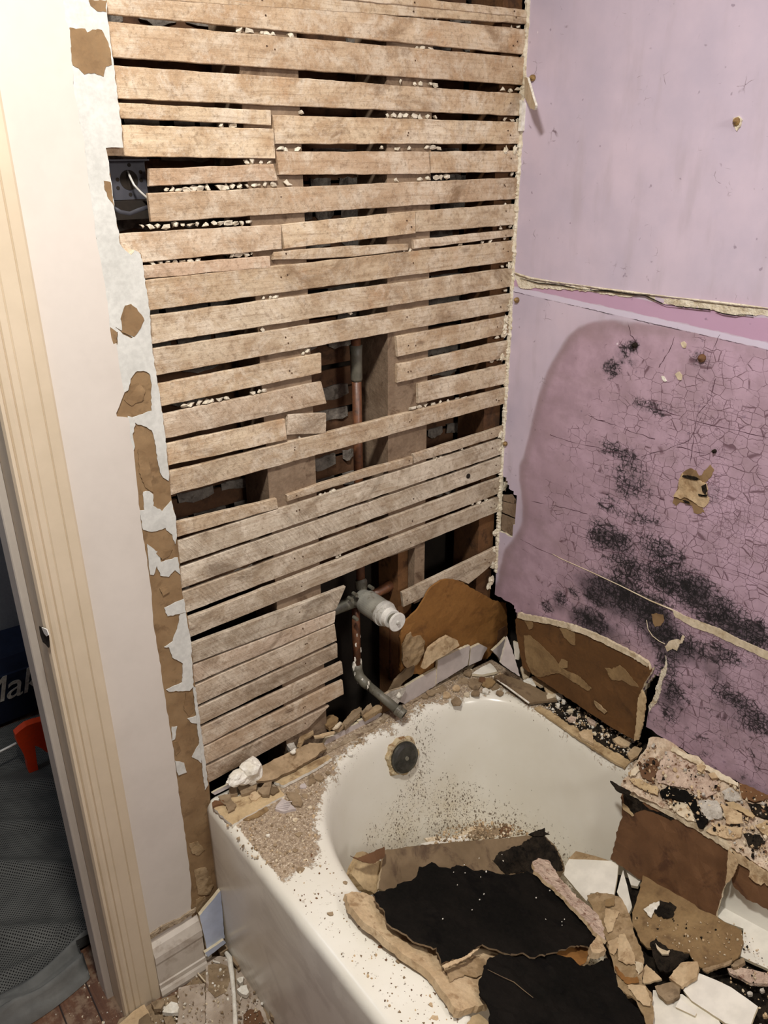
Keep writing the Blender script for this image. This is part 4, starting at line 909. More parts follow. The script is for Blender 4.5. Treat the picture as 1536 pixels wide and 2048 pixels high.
# left inlet
mb = MB(); mb.tube([(vA.x-0.012, 0.045, zc-0.004), (vA.x-0.035, 0.046, zc-0.006), (vA.x-0.055, 0.047, zc-0.008), (vA.x-0.085, 0.05, zc-0.012)], [0.015, 0.0135, 0.012, 0.012], 16); mb.build('inlet_pipe', 'galv', sv, smooth=True)
# right inlet: elbow and drop
pr = [PY(0.055).at(p) for p in [(742, 1190), (757, 1184), (772, 1176)]]
e0 = pr[-1]; pts = pr+[e0+Vector((0.014, 0.002, 0.003)), e0+Vector((0.022, 0.003, -0.008)), e0+Vector((0.024, 0.003, -0.03)), e0+Vector((0.022, 0.003, -0.20)), (e0.x+0.020, 0.058, 0.44)]
mb = MB(); mb.tube(pts, [0.010, 0.010, 0.0115, 0.0115, 0.0115, 0.0095, 0.0095, 0.0095], 16); mb.build('supply_pipe', 'copper', sv, smooth=True)
# spout drop, elbow, spout stub
sx = PY(0.05).at((714, 1330)).x; ze = PY(0.05).at((714, 1338)).z
mb = MB(); mb.tube([(sx, 0.05, zc-0.012), (sx, 0.05, ze)], 0.0092, 18); mb.build('spout_drop', 'copper', sv, smooth=True)
end = PY(-0.070).at((808, 1430)); a0 = Vector((sx, 0.05, ze)); a1 = Vector((sx+0.001, 0.045, ze-0.017)); a2 = Vector((sx+0.004, 0.030, ze-0.026))
dirv = (end-a2)
mb = MB(); mb.tube([a0+Vector((0, 0, 0.014)), a0, a1, a2, a2+dirv*0.10], [0.0115, 0.0122, 0.0122, 0.0122, 0.0115], 18); el = mb.build('elbow', 'galv', sv, smooth=True)
mb = MB(); mb.tube([a2+dirv*0.08, a2+dirv*0.84], 0.0102, 18); mb.build('spout_stub', 'galv', sv, smooth=True)
d1 = dirv.normalized(); mb = MB(); mb.tube([a2+dirv*0.82, a2+dirv*0.825, a2+dirv*0.90, a2+dirv*0.905, a2+dirv*0.985, a2+dirv*1.0], [0.011, 0.0128, 0.0128, 0.0115, 0.0122, 0.0115], 22)
cp_ = mb.build('threaded_end', 'galv', sv)
mb = MB(); mb.tube([end-d1*0.001, end+d1*0.0007], 0.0078, 20); mb.build('pipe_bore', 'void', cp_)  # dark disc closes the pipe end, painted shade of the bore
for k, (dx, dy, dz, r) in enumerate([(-.008,-.004,.03,.005),(-.01,-.003,.012,.008),(.007,-.006,.05,.004),(-.006,-.006,.07,.004),(.006,-.007,.02,.005),(-.009,-.005,-.006,.006),(-.006,-.012,-.02,.006),(-.002,-.022,-.018,.005),(.004,-.010,-.012,.005),(-.004,-.008,.095,.003),(.008,-.004,.085,.003),(.004,-.038,-.020,.005),(-.004,-.045,-.022,.004)]):
    lump('paint_blob', a0+Vector((dx, dy, dz)), r*0.72, 'lump', parent=sv, seed=k+5, squash=(0.6, 0.6, 2.0), amp=0.9, label='white paint blob on the pipe')
for k, p in enumerate([(738, 1172), (706, 1186), (697, 1195), (707, 1234)]):
    c = PY(0.03).at(p); mb = MB(); mb.tube([c, c+Y_*0.014], [0.0042, 0.0042], 10); mb.build('port_screw', 'galv', sv)

# ================================================================== ELECTRICAL BOX
bx = PY(0.055); p0 = PY(0.030).at((214, 322)); p1 = PY(0.030).at((292, 398))
eb = empty('electrical_box', ((p0.x+p1.x)/2, 0.03, p1.z), 'black metal electrical box in the square hole at left of the laths', 'electrical box')
mb = MB(); x0, x1, z0, z1 = p0.x-0.012, p1.x+0.004, p1.z, p0.z
mb.box((x0, 0.030, z0), (x1, 0.033, z1)); mb.box((x0, 0.012, z1), (x1, 0.033, z1+0.002)); mb.build('back_plate', 'dark', eb)
mb = MB(); mb.box((x0, 0.016, z0-0.026), (x1, 0.034, z0-0.001)); mb.build('void_shade_block', 'void', eb)  # dark block put where only the unlit void below the box is
def disc(c, r, name): mb = MB(); mb.tube([c+Vector((0, -0.0006, 0)), c+Vector((0, .001, 0))], r, 22); mb.build(name, 'void', eb)  # flat dark discs give the holes their shade by colour
disc(PY(0.030).at((258, 360)), 0.0135, 'knockout_hole')
for p in [(258, 330), (281, 344), (282, 360), (235, 359), (236, 376), (261, 389)]: disc(PY(0.030).at(p), 0.0026, 'screw_hole')
mb = MB(); pts = [PY(0.029).at((255, 343)), PY(0.018).at((262, 358)), PY(0.012).at((268, 370)), PY(0.008).at((280, 383)), PY(0.007).at((292, 394)), PY(0.012).at((299, 402))]
mb.tube(pts, 0.0017, 10); mb.build('wire', 'nickel', eb, smooth=True, label='thin light grey wire')
mb = MB(); mb.tube([PY(0.02).at(p) for p in [(226, 416), (240, 424), (258, 427), (275, 420), (296, 413)]], 0.005, 12); mb.build('cable', 'dark', eb, smooth=True, label='black sheathed cable')

# ================================================================== SCREWS, ANCHORS, SMALL BITS ON THE PURPLE WALL
def anchor(p, r, label, mat='brass'):
    q = PX(0.0).at(p); mb = MB(); mb.tube([q+Vector((0.001, 0, 0)), q+Vector((-0.004, 0, 0)), q+Vector((-0.007, 0, 0.001)), q+Vector((-0.0105, 0, 0.0005))], [r*1.3, r*1.25, r*0.8, r*0.25], 10)
    return mb.build('wall_anchor', mat, None, label=label, cat='screw')
anchor((1475,243), 0.0048, 'brass screw with a torn anchor high on the upper purple wall')
slab('anchor_rim', [(1466,236),(1477,232),(1484,240),(1480,252),(1473,262),(1468,254)], PX(-0.0025), 0.003, 'plaster', jit=0.0006, step=0.003, label='torn pale plastic rim around the high brass screw', cat='anchor')
anchor((1067,156), 0.0045, 'rusty brass screw in the wall corner above the hanging sliver'); anchor((1035,600), 0.0045, 'brass screw in the corner just below the horizontal crack'); anchor((1012,887), 0.0040, 'rusty screw at the left edge of the lower purple wall')
anchor((1271,690), 0.0040, 'dark anchor hole in the upper left mould patch', 'blackdirt'); anchor((1405,716), 0.0055, 'brown torn anchor in the grey smudge', 'slabbrown'); anchor((1430,902), 0.0028, 'small dark screw above the cream gouge', 'blackdirt')
for k, q in enumerate(([(1361,686),(1367,682),(1372,688),(1371,696),(1365,695)], [(1350,748),(1358,743),(1364,750),(1363,760),(1356,760)], [(1322,752),(1328,753),(1333,762),(1330,764),(1325,760)])):
    slab('paint_flake', q, PX(-0.0015), 0.002, 'chippale' if k < 2 else 'lump', jit=0.0005, step=0.003, label='pale chipped spot on the purple wall, %s from the top of three' % ORD[k+1], cat='chip', group='pale chipped spots on the purple wall')
hs = slab('tile_sliver', [(1047,153),(1055,156),(1062,182),(1071,212),(1069,220),(1060,216),(1050,196),(1044,170)], P3((-0.003, -0.004, 1.70), (-0.022, -0.03, 1.70), (0.0, -0.006, 1.60)), 0.004, ['chippale', 'lump'], jit=0.0006, step=0.004, label='cream sliver hanging in the corner between laths and purple wall', cat='sliver')
slab('plaster_tongue', [(1044,200),(1052,205),(1060,222),(1056,240),(1048,262),(1041,262),(1043,230)], PY(-0.008), 0.006, ['lump', 'lump'], jit=0.0008, step=0.004, label='white plaster tongue under the hanging sliver', cat='plaster')

# ================================================================== DEBRIS ON THE BACK RIM
def onrim(h): return PZ(RIM+h)
lump('plaster_lump', PY(-0.028).at((500, 1543)), 0.027, 'lump', seed=91, squash=(1.05, 0.7, 1.0), amp=0.45, sub=3, label='bright white plaster lump at the left end of the rim', cat='plaster')
lump('plaster_lump', PY(-0.032).at((473, 1556)), 0.018, 'lump', seed=95, squash=(1.2, 0.7, 0.8), amp=0.45, sub=3, label='smaller white plaster lump touching the bright one on the rim', cat='plaster')
wallrim = P3((-0.78, -0.072, RIM+0.004), (-0.30, -0.072, RIM+0.004), (-0.5, -0.008, RIM+0.028))
slab('broken_board', [(512,1563),(523,1534),(548,1519),(577,1505),(600,1494),(619,1486),(646,1486),(654,1497),(640,1505),(631,1513),(590,1538),(546,1559)], P3((-0.78, -0.085, RIM+0.012), (-0.30, -0.085, RIM+0.012), (-0.5, -0.015, RIM+0.036)), 0.008, ['dirtyboard', 'chip'], grid=0.012, rough=0.002, label='long dusty brown board along the left half of the back rim', cat='board')
slab('tile_piece', [(548,1563),(575,1544),(608,1528),(656,1509),(664,1516),(620,1543),(567,1571)], onrim(0.010), 0.007, ['yellowwood', 'tile'], label='yellow-backed tile strip in front of the dusty board', cat='tile')
slab('broken_board', [(427,1615),(440,1600),(488,1590),(530,1576),(556,1575),(570,1590),(518,1618),(465,1649),(452,1640)], onrim(0.006), 0.006, ['yellowwood', 'tile'], grid=0.012, rough=0.0012, label='yellowish board overhanging the outer corner of the tub rim', cat='board')
slab('tile_edge', [(440,1577),(470,1562),(462,1574),(430,1590),(424,1586)], PY(-0.006), 0.004, ['tilelav', 'tilebody'], jit=0.0006, label='thin grey tile sliver under the lowest lath at left', cat='tile')
def chip(q, h, mat, label, group=None, th=0.004, cat='chip', pl_=None, name='plaster_chip', lift=0.0):
    return slab(name, q, pl_ or onrim(h), th, [mat, mat], jit=0.0007, step=0.004, grid=0.006, rough=0.0014, lift=lift, label=label, cat=cat, group=group)
A_ = lambda L: [(400+x/4.8, 1380+y/4.8) for x, y in L]
chip(A_([(355,920),(430,890),(520,880),(550,910),(540,950),(460,985),(400,1000)]), 0.014, 'chip', 'brown plaster chip directly under the bright white lump', th=0.009)
chip(A_([(555,970),(640,870),(690,835),(682,930),(660,1005),(600,1000)]), 0.016, 'chip', 'triangular brown chip at the left end of the dusty board', th=0.006)
chip(A_([(275,940),(310,920),(345,930),(360,990),(285,1015)]), 0.012, 'chip', 'small dark chip left of the brown chip under the white lump', th=0.007)
chip(A_([(820,980),(930,978),(960,1010),(990,1080),(970,1120),(890,1105)]), 0.005, 'chip', 'flat brown chip lying on the dusty rim right of the yellowish board', th=0.004)
chip(A_([(718,1140),(750,1090),(790,1042),(850,1072),(920,1138),(800,1166)]), 0.007, 'tilelav', 'ribbed pale tile fragment on the rim beside the yellowish board', th=0.006, cat='tile', name='tile_piece')
for k in range(5):
    t = 0.15+k*0.16; p = A_([(740+k*22, 1128-k*14), (842+k*10, 1140-k*17)]); mb = MB(); mb.tube([onrim(0.0082).at(x) for x in p], 0.0009, 6); mb.build('rib', 'tilelav', bpy.data.objects[[o.name for o in bpy.data.objects if o.get('label', '').startswith('ribbed')][0]])
chip(A_([(1040,825),(1080,798),(1100,840),(1115,880),(1045,915)]), 0.005, 'chip', 'left of two small square chips below the tile strip')
chip(A_([(1100,820),(1140,800),(1192,838),(1162,872),(1100,850)]), 0.005, 'chip', 'right of two small square chips below the tile strip')
chip(A_([(468,1030),(510,960),(592,1010),(540,1056),(490,1056)]), 0.009, 'gypsum', 'tan chip lying on the yellowish corner board')
chip(A_([(175,1020),(230,1000),(290,1000),(300,1050),(350,1100),(330,1140),(270,1170),(245,1100),(200,1070)]), 0.012, 'chip', 'curled brown paper scrap on the left of the corner board', th=0.002)
chip(A_([(120,1120),(180,1095),(240,1090),(230,1060),(140,1060),(115,1080)]), 0.011, 'slabbrown', 'dark chip at the very corner under the torn wall strip', th=0.005)
chip(A_([(340,1240),(480,1190),(640,1120),(660,1150),(560,1220),(470,1250)]), 0.003, 'olive', 'olive chip under the edge of the corner board', th=0.003)
chip(A_([(690,930),(740,925),(760,960),(700,1000),(670,990)]), 0.011, 'boardtaupe', 'dark chip behind the triangular chip', th=0.005)
chip(A_([(860,595),(920,555),(915,600),(880,610)]), 0.040, 'lump', 'tiny white flake on the dusty board', th=0.003)
chip(A_([(830,520),(900,500),(930,560),(870,580)]), 0.030, 'plastergrey', 'grey plaster bit behind the dusty board', th=0.012)
chip(A_([(930,540),(960,440),(1000,380),(1090,360),(1090,420),(1010,470),(960,560)]), 0.034, 'brownpeel', 'tan torn paper rising behind the dusty board', th=0.004)
chip(A_([(1090,440),(1200,410),(1290,390),(1290,410),(1180,445),(1100,455)]), 0.034, 'gypsum', 'tan sliver between the board and the tile strip', th=0.004)
chip(A_([(1200,280),(1240,240),(1280,235),(1330,270),(1310,330),(1240,372),(1205,340)]), 0.036, 'olive', 'round olive chip at the foot of the dark opening', th=0.007)
chip(A_([(1270,370),(1340,300),(1365,310),(1330,350),(1280,372)]), 0.040, 'chippale', 'pale splinter beside the round olive chip', th=0.004)
chip(A_([(1290,380),(1380,300),(1460,200),(1536,160),(1536,240),(1440,290),(1340,380)]), 0.028, 'dirtyboard', 'brown board end lying behind the low tile strip', th=0.007, cat='board', name='broken_board')
chip([(722,1424),(733,1412),(742,1406),(744,1414),(732,1422),(724,1428)], 0.034, 'chip', 'brown chunk behind the tile strip left of the spout pipe', th=0.010)
chip([(724,1428),(738,1420),(752,1410),(766,1408),(764,1416),(744,1428),(730,1436)], 0.028, 'brownpeel', 'tan layered chunk behind the tile strip under the spout pipe', th=0.010)
chip([(686,1446),(700,1430),(722,1414),(724,1422),(704,1440),(690,1454)], 0.030, 'chip', 'dark layered chunk in front of the dark opening', th=0.010)
# row of broken tiles still standing along the wall line
B_ = lambda L: [(640+x/4.8, 1260+y/4.8) for x, y in L]
tstrip = P3((-0.5, -0.014, RIM), (-0.2, -0.012, RIM), (-0.5, -0.010, RIM+0.1))
def wtile(q, label, mats=('tilelav', 'tilebody'), pl_=None, th=0.007, lift=0.0):
    return slab('wall_tile', q, pl_ or tstrip, th, list(mats), jit=0.0007, step=0.006, lift=lift, label=label, cat='tile', group=None)
wtile(B_([(40,1090),(60,1050),(200,975),(368,890),(385,900),(378,970),(200,1070),(70,1148)]), 'low broken grey tile left of the spout pipe')
wtile(B_([(374,900),(368,880),(470,830),(565,790),(595,805),(555,850),(470,905),(384,972)]), 'low broken grey tile just under the spout pipe')
wtile(B_([(765,690),(830,535),(1000,435),(1165,345),(1140,440),(1112,530),(960,625),(815,712)]), 'grey wall tile just right of the spout pipe')
wtile(B_([(1116,522),(1132,290),(1280,215),(1440,145),(1432,250),(1418,338),(1270,430)]), 'large grey wall tile in the middle of the back rim', lift=0.003)
wtile([(938,1331),(942,1296),(960,1288),(975,1296),(969,1306),(963,1320)], 'grey wall tile half hidden under the amber board')
wtile(B_([(625,620),(680,590),(820,545),(830,555),(765,690),(740,720),(690,680)]), 'dark chipped tile corner beside the spout pipe', ('plastergrey', 'mortar'), P3((-0.33, -0.028, RIM), (-0.28, -0.028, RIM), (-0.33, -0.024, RIM+0.05)))
lump('plaster_lump', tstrip.at((790, 1388))+Vector((0, -0.012, 0.004)), 0.007, 'lump', seed=71, label='white paint drip on the chipped tile by the spout pipe', cat='plaster')
chip(B_([(60,1148),(200,1072),(380,972),(560,852),(640,810),(700,800),(640,850),(500,950),(300,1060),(100,1160),(30,1200)]), 0.004, 'mortar', 'strip of dirty mortar along the foot of the low tiles', th=0.004, cat='mortar', name='mortar_strip')
chip(B_([(812,712),(960,627),(1112,532),(1270,432),(1420,342),(1480,330),(1400,390),(1250,480),(1080,580),(830,735)]), 0.004, 'mortar', 'strip of dirty mortar along the foot of the grey wall tiles', th=0.004, cat='mortar', name='mortar_strip')
# amber hardboard across the corner
amb = P3((-0.30, 0.003, RIM), (-0.004, 0.003, RIM), (-0.15, -0.0065, 0.69))
slab('hardboard_piece', [(800,1345),(803,1310),(800,1275),(812,1242),(835,1220),(850,1195),(860,1176),(880,1162),(893,1158),(912,1160),(928,1166),(945,1178),(965,1188),(985,1200),(1000,1204),(1012,1206),(1014,1225),(1016,1262),(1012,1280),(1005,1296),(985,1304),(975,1318),(940,1320),(900,1335),(850,1350)], amb, 0.0045, ['amber', 'amber'], grid=0.02, rough=0.0015, label='large amber brown hardboard leaning in the corner above the tub', cat='board')
ap = [o for o in bpy.data.objects if o.name.startswith('hardboard_piece')][0]
slab('stained_corner', [(996,1262),(1010,1252),(1014,1256),(1014,1276),(1004,1292),(994,1288)], amb, 0.001, 'slabbrown', lift=0.0012, parent=ap, label='dark wet corner of the amber board')
slab('plaster_residue', [(806,1290),(815,1270),(822,1266),(828,1276),(842,1272),(850,1284),(848,1310),(835,1330),(815,1340),(805,1325)], amb, 0.004, 'brownpeel', lift=0.005, grid=0.006, rough=0.004, parent=ap, label='tan lumpy plaster stuck on the amber board')
chip([(846,1337),(859,1297),(880,1282),(896,1273),(915,1281),(919,1291),(896,1307),(873,1320),(850,1338)], 0, 'gypsum', 'tan slanted board chunk behind the grey wall tile', th=0.010, cat='board', name='broken_board', pl_=P3((-0.26, -0.030, RIM), (-0.12, -0.040, RIM), (-0.2, -0.022, 0.55)))
chip([(776,1390),(790,1362),(812,1340),(830,1332),(826,1350),(806,1366),(790,1386)], 0, 'boardtaupe', 'dark splintered board behind the tile right of the spout pipe', th=0.006, cat='board', name='broken_board', pl_=PY(-0.010))
# tiles standing in the far corner
cornerp = P3((-0.08, -0.012, RIM), (0.02, -0.016, RIM), (-0.04, -0.008, 0.5))
wtile([(985,1302),(1000,1288),(1012,1275),(1016,1300),(1017,1338),(1003,1328),(998,1316)], 'grey tile behind the upright triangular tile in the far corner', pl_=cornerp)
wtile([(1015,1274),(1028,1310),(1040,1353),(1022,1342),(1001,1326),(1008,1300)], 'upright triangular white tile in the far corner', ('tilelav', 'tile'), P3((-0.075, -0.115, RIM), (-0.005, -0.140, RIM), (-0.03, -0.112, 0.5)))
wtile([(1026,1282),(1040,1289),(1039,1305),(1037,1320),(1030,1318)], 'small white tile between the triangular tile and the brown board', ('tile', 'tilebody'), P3((-0.02, -0.10, RIM), (-0.01, -0.15, RIM), (-0.01, -0.10, 0.5)), th=0.005)
wtile([(944,1347),(960,1336),(980,1326),(988,1333),(994,1343),(965,1349)], 'glossy white tile piece lying flat in the far corner', ('tile', 'tilebody'), onrim(0.012))
chip([(987,1353),(1006,1348),(1022,1354),(1040,1360),(1064,1370),(1086,1383),(1104,1391),(1115,1400),(1085,1403),(1058,1406),(1030,1384)], 0.0, 'boardtaupe', 'dark board with a white edge bridging the far rim corner', th=0.006, cat='board', name='broken_board', pl_=P3((-0.12, -0.12, RIM+0.014), (-0.04, -0.28, RIM+0.010), (-0.005, -0.16, RIM+0.020)))
mb = MB(); mb.tube([onrim(0.016).at(p) for p in [(986,1353),(1020,1378),(1058,1406)]], 0.0022, 6); mb.build('white_edge', 'lump', [o for o in bpy.data.objects if o.get('label', '').startswith('dark board with a white')][0])
spots = [((880,1378),13,'chip'),((905,1352),11,'chip'),((862,1384),9,'chip'),((925,1362),12,'chip'),((948,1367),17,'chip'),((977,1364),14,'olive'),((990,1372),12,'chip'),((893,1389),9,'gypsum'),((951,1386),9,'chip'),((914,1402),13,'chip'),((972,1381),8,'lump'),((935,1345),10,'chip'),((1003,1352),9,'gypsum'),((868,1366),8,'chip'),((912,1376),8,'gypsum'),((934,1388),7,'chippale'),((1000,1385),8,'chip'),((965,1358),8,'slabbrown'),((888,1364),7,'chippale'),((850,1392),7,'chip')]
def rpoly(c, r, n=7, sy=0.7):
    o = []; a0 = RNG.uniform(0, 6)
    for i in range(n):
        a = a0+2*math.pi*i/n+RNG.uniform(-.2, .2); k = r*RNG.uniform(0.7, 1.15); o.append((c[0]+k*math.cos(a), c[1]+sy*k*math.sin(a)))
    return o
for k, (c, r, m) in enumerate(spots): chip(rpoly(c, r), 0.003+0.003*(k % 3), m, 'small broken plaster chip in the heap on the far rim corner', 'plaster chips on the far rim corner', th=0.004)
spots = [((610,1592),7,'chip'),((590,1640),6,'chippale'),((640,1560),7,'chip'),((655,1545),6,'chip'),((700,1507),6,'lump'),((597,1668),7,'chip'),((560,1660),6,'chip'),((620,1615),5,'chippale'),((580,1604),7,'chip'),((606,1572),7,'tilelav'),((595,1582),6,'chip'),((536,1670),4,'lump'),((697,1500),4,'lump'),((765,1440),7,'chip'),((742,1462),6,'chip'),((720,1480),5,'chip'),((600,1740),9,'chip'),((661,1827),6,'chip'),((760,1893),6,'slabbrown'),((797,1921),6,'chip'),((690,1765),5,'chip'),((861,2008),5,'gypsum'),((870,2035),8,'gypsum'),((590,1700),6,'chip'),((612,1720),5,'chippale'),((550,1690),5,'chip')]
for k, (c, r, m) in enumerate(spots): chip(rpoly(c, r), 0.002+0.002*(k % 2), m, 'small plaster chip scattered on the dusty near rim', 'plaster chips on the near rim', th=0.003)

# ================================================================== RIGHT RIM
bb_pl = P3((-0.022, -0.09, RIM+0.004), (-0.016, -0.44, RIM+0.004), (-0.012, -0.25, 0.63))
slab('hardboard_piece', [(1030,1240),(1036,1226),(1060,1232),(1100,1240),(1135,1248),(1175,1262),(1210,1278),(1245,1296),(1275,1312),(1295,1326),(1300,1340),(1306,1337),(1300,1350),(1290,1365),(1283,1380),(1280,1400),(1282,1420),(1280,1450),(1275,1478),(1268,1480),(1240,1465),(1200,1440),(1150,1406),(1110,1380),(1070,1352),(1045,1335),(1038,1300),(1033,1270)], bb_pl, 0.008, ['brownboard', 'chippale'], grid=0.02, rough=0.0015, warp=None, label='long dark brown hardboard leaning against the purple wall', cat='board')
bpz = [o for o in bpy.data.objects if o.get('label', '').startswith('long dark brown hardboard')][0]
C_ = lambda L: [(880+x/3.49, 1200+y/3.49) for x, y in L]
edge = [(1036,1226),(1060,1231),(1100,1239),(1135,1247),(1175,1261),(1210,1277),(1245,1295),(1275,1311),(1296,1326),(1294,1334),(1272,1320),(1240,1304),(1205,1286),(1170,1270),(1132,1257),(1095,1248),(1055,1241),(1034,1236)]
slab('broken_edge', edge, bb_pl, 0.004, 'chippale', lift=0.003, jit=0.001, step=0.004, grid=0.006, rough=0.002, parent=bpz, label='cream broken top edge')
for q in (C_([(585,250),(625,245),(660,280),(700,310),(740,350),(800,410),(840,470),(900,500),(980,540),(1060,620),(1030,635),(960,590),(880,540),(830,510),(770,520),(700,540),(640,520),(600,430)]), C_([(830,195),(870,190),(935,200),(940,260),(945,320),(905,300),(870,260)]), C_([(1150,475),(1200,480),(1255,455),(1300,500),(1350,560),(1390,610),(1330,600),(1270,560),(1200,560)]), C_([(585,140),(640,140),(650,190),(625,210)]), C_([(845,410),(890,430),(890,470),(840,480),(825,450)])):
    slab('glue_residue', q, bb_pl, 0.001, 'olive', lift=0.0014, jit=0.0012, step=0.005, grid=0.008, rough=0.0015, parent=bpz, label='greyish glue residue')
slab('plaster_flake', C_([(1070,705),(1120,740),(1165,785),(1145,795),(1090,750)]), bb_pl, 0.003, 'brownpeel', lift=0.004, parent=bpz)
slab('broken_edge', [(1283,1380),(1290,1395),(1289,1420),(1284,1450),(1276,1480),(1268,1482),(1271,1455),(1274,1420),(1276,1396)], bb_pl, 0.005, 'yellowwood', lift=0.003, jit=0.001, step=0.004, parent=bpz, label='yellowish broken right edge')
chip([(1069,1416),(1080,1412),(1110,1428),(1150,1452),(1190,1478),(1225,1500),(1255,1517),(1263,1521),(1250,1535),(1215,1514),(1160,1478),(1110,1444)], 0.003, 'yellowwood', 'narrow yellowed trim strip along the right rim of the tub', th=0.005, cat='strip', name='trim_strip')
slab('rotten_residue', [(1085,1405),(1120,1395),(1160,1420),(1210,1450),(1262,1482),(1300,1490),(1290,1512),(1262,1522),(1225,1502),(1180,1474),(1130,1442)], onrim(0.004), 0.004, 'blackdirt', grid=0.008, rough=0.003, jit=0.002, label='dark rotten residue spread along the right rim', cat='residue', kind='stuff')
for k, (q, m, lb) in enumerate([([(1157,1465),(1166,1460),(1184,1459),(1187,1487),(1176,1482),(1163,1474)], 'gypsum', 'pale tan chip standing on the right rim below the brown board'), ([(1134,1437),(1142,1432),(1152,1434),(1152,1441),(1140,1442)], 'pinkplaster', 'pinkish round flake on the right rim, left of two'), ([(1174,1438),(1182,1435),(1192,1444),(1190,1450),(1180,1446)], 'pinkplaster', 'pinkish round flake on the right rim, right of two'), ([(1225,1478),(1240,1472),(1262,1482),(1258,1492),(1240,1492)], 'gypsum', 'light crumbling chip at the lower end of the brown board'), ([(1255,1505),(1270,1492),(1285,1498),(1275,1512),(1262,1520)], 'gypsum', 'light crumbling chip at the end of the right rim'), ([(1133,1420),(1145,1417),(1147,1422),(1138,1424)], 'chippale', 'thin pale splinter on the right rim')]): chip(q, 0.010, m, lb, th=0.006)
for k, (q, m) in enumerate([(C_([(560,470),(600,450),(640,490),(620,540),(580,540)]), 'chippale'), (C_([(580,560),(640,540),(670,600),(655,640),(610,610)]), 'lump'), (C_([(640,530),(700,545),(730,580),(700,600),(650,570)]), 'gypsum'), (C_([(720,580),(790,575),(830,600),(830,640),(780,660),(740,640)]), 'gypsum'), (C_([(740,650),(800,640),(830,660),(790,680),(745,690)]), 'chippale'), (C_([(800,650),(850,650),(860,680),(820,690)]), 'lump'), (C_([(690,560),(740,560),(750,590),(700,600)]), 'chippale'), (C_([(810,720),(835,720),(835,745),(815,740)]), 'lump'), (C_([(850,690),(875,695),(875,715),(855,712)]), 'lump')]):
    chip(q, 0.016, m, 'flaky pale plaster chip piled against the foot of the long brown board', 'flaky chips at the foot of the long brown board', th=0.006)
ledge = P3((-0.092, -0.45, RIM+0.014), (-0.092, -0.85, RIM+0.014), (-0.004, -0.60, 0.492))
lg = slab('rubble_ledge', [(1242,1572),(1250,1556),(1268,1530),(1290,1500),(1296,1478),(1312,1470),(1340,1484),(1375,1506),(1398,1514),(1412,1530),(1440,1548),(1470,1562),(1500,1578),(1545,1594)]+[proj(q_) for q_ in ((-0.006, -0.80, 0.490), (-0.006, -0.92, 0.490), (-0.006, -1.02, 0.488), (-0.05, -1.06, 0.458), (-0.094, -1.04, 0.43), (-0.093, -0.92, 0.43), (-0.092, -0.82, 0.43))]+[(1545,1750),(1500,1718),(1450,1688),(1400,1655),(1340,1622),(1290,1598)], ledge, 0.03, ['crumb', 'crumb'], grid=0.007, rough=0.005, jit=0.002, label='crumbled tan plaster rubble ledge along the base of the purple wall', cat='rubble', kind='stuff')
D_ = lambda L: [(1216+x/4.8, 1440+y/4.8) for x, y in L]
def lp(q, m, label, th=0.005, lift=0.006, name='rubble_piece', cat='rubble', rough=0.003):
    return slab(name, D_(q), ledge, th, [m, m], jit=0.0012, step=0.004, grid=0.006, rough=rough, lift=lift, label=label, cat=cat)
lp([(460,520),(500,400),(560,300),(640,300),(740,360),(880,440),(960,520),(1060,600),(1040,700),(940,740),(850,740),(780,660),(660,640),(560,620),(480,600)], 'pinkplaster', 'pinkish pitted plaster patch on the rubble ledge', th=0.008)
lp([(290,470),(400,360),(500,370),(480,480),(420,590),(330,550)], 'slabbrown', 'russet paper patch at the left end of the rubble ledge')
lp([(490,690),(580,630),(740,670),(840,760),(900,900),(960,960),(910,1050),(860,1030),(820,880),(760,790),(640,760),(520,750)], 'black', 'black curled tar strip across the rubble ledge', lift=0.010, rough=0.006)
lp([(860,780),(960,760),(1050,780),(1100,860),(1100,940),(960,960),(900,880)], 'plastergrey', 'whitish plaster lump right of the black tar strip', lift=0.010, th=0.01)
lp([(1080,800),(1180,840),(1280,900),(1300,990),(1140,1000),(1120,900)], 'gypsum', 'brown paper triangle on the rubble ledge', th=0.002, lift=0.012)
lp([(1340,800),(1530,800),(1550,950),(1480,940),(1400,900)], 'blackdirt', 'black mouldy clump at the right edge of the ledge, upper of two')
lp([(1300,1080),(1450,1100),(1510,1170),(1430,1230),(1340,1200)], 'blackdirt', 'black mouldy clump at the right edge of the ledge, lower of two', lift=0.009)
lp([(1260,600),(1370,640),(1536,720),(1536,760),(1400,790),(1280,740)], 'orangewood', 'reddish brown chunk under the purple wall at the right edge', th=0.012)
lp([(1100,680),(1180,640),(1250,700),(1290,770),(1200,790),(1120,760)], 'plastergrey', 'grey plaster chunk near the purple wall base', lift=0.009)
lp([(1120,790),(1200,780),(1340,860),(1420,920),(1390,945),(1290,890),(1180,840)], 'yellowwood', 'pale splintered stick near the right end of the ledge', lift=0.012)
lp([(1410,1010),(1530,960),(1550,1120),(1480,1090)], 'yellowwood', 'pale yellow board bit at the right edge of the photo', lift=0.010)
lp([(940,1060),(1060,990),(1100,1010),(1290,1030),(1280,1110),(1200,1150),(1080,1120),(980,1090)], 'gypsum', 'tan crumb slab beside the lower black clump', lift=0.007)
lp([(570,800),(680,780),(760,800),(820,900),(840,980),(760,960),(640,880)], 'chippale', 'pale plaster patch below the black tar strip', lift=0.006)
lp([(200,560),(300,560),(400,620),(480,640),(480,720),(380,690),(260,630)], 'yellowwood', 'yellowed board bit at the left end of the ledge', lift=0.008)
lp([(220,480),(280,440),(300,480),(260,530),(210,540)], 'chippale', 'small pale chip at the left tip of the ledge', lift=0.008)
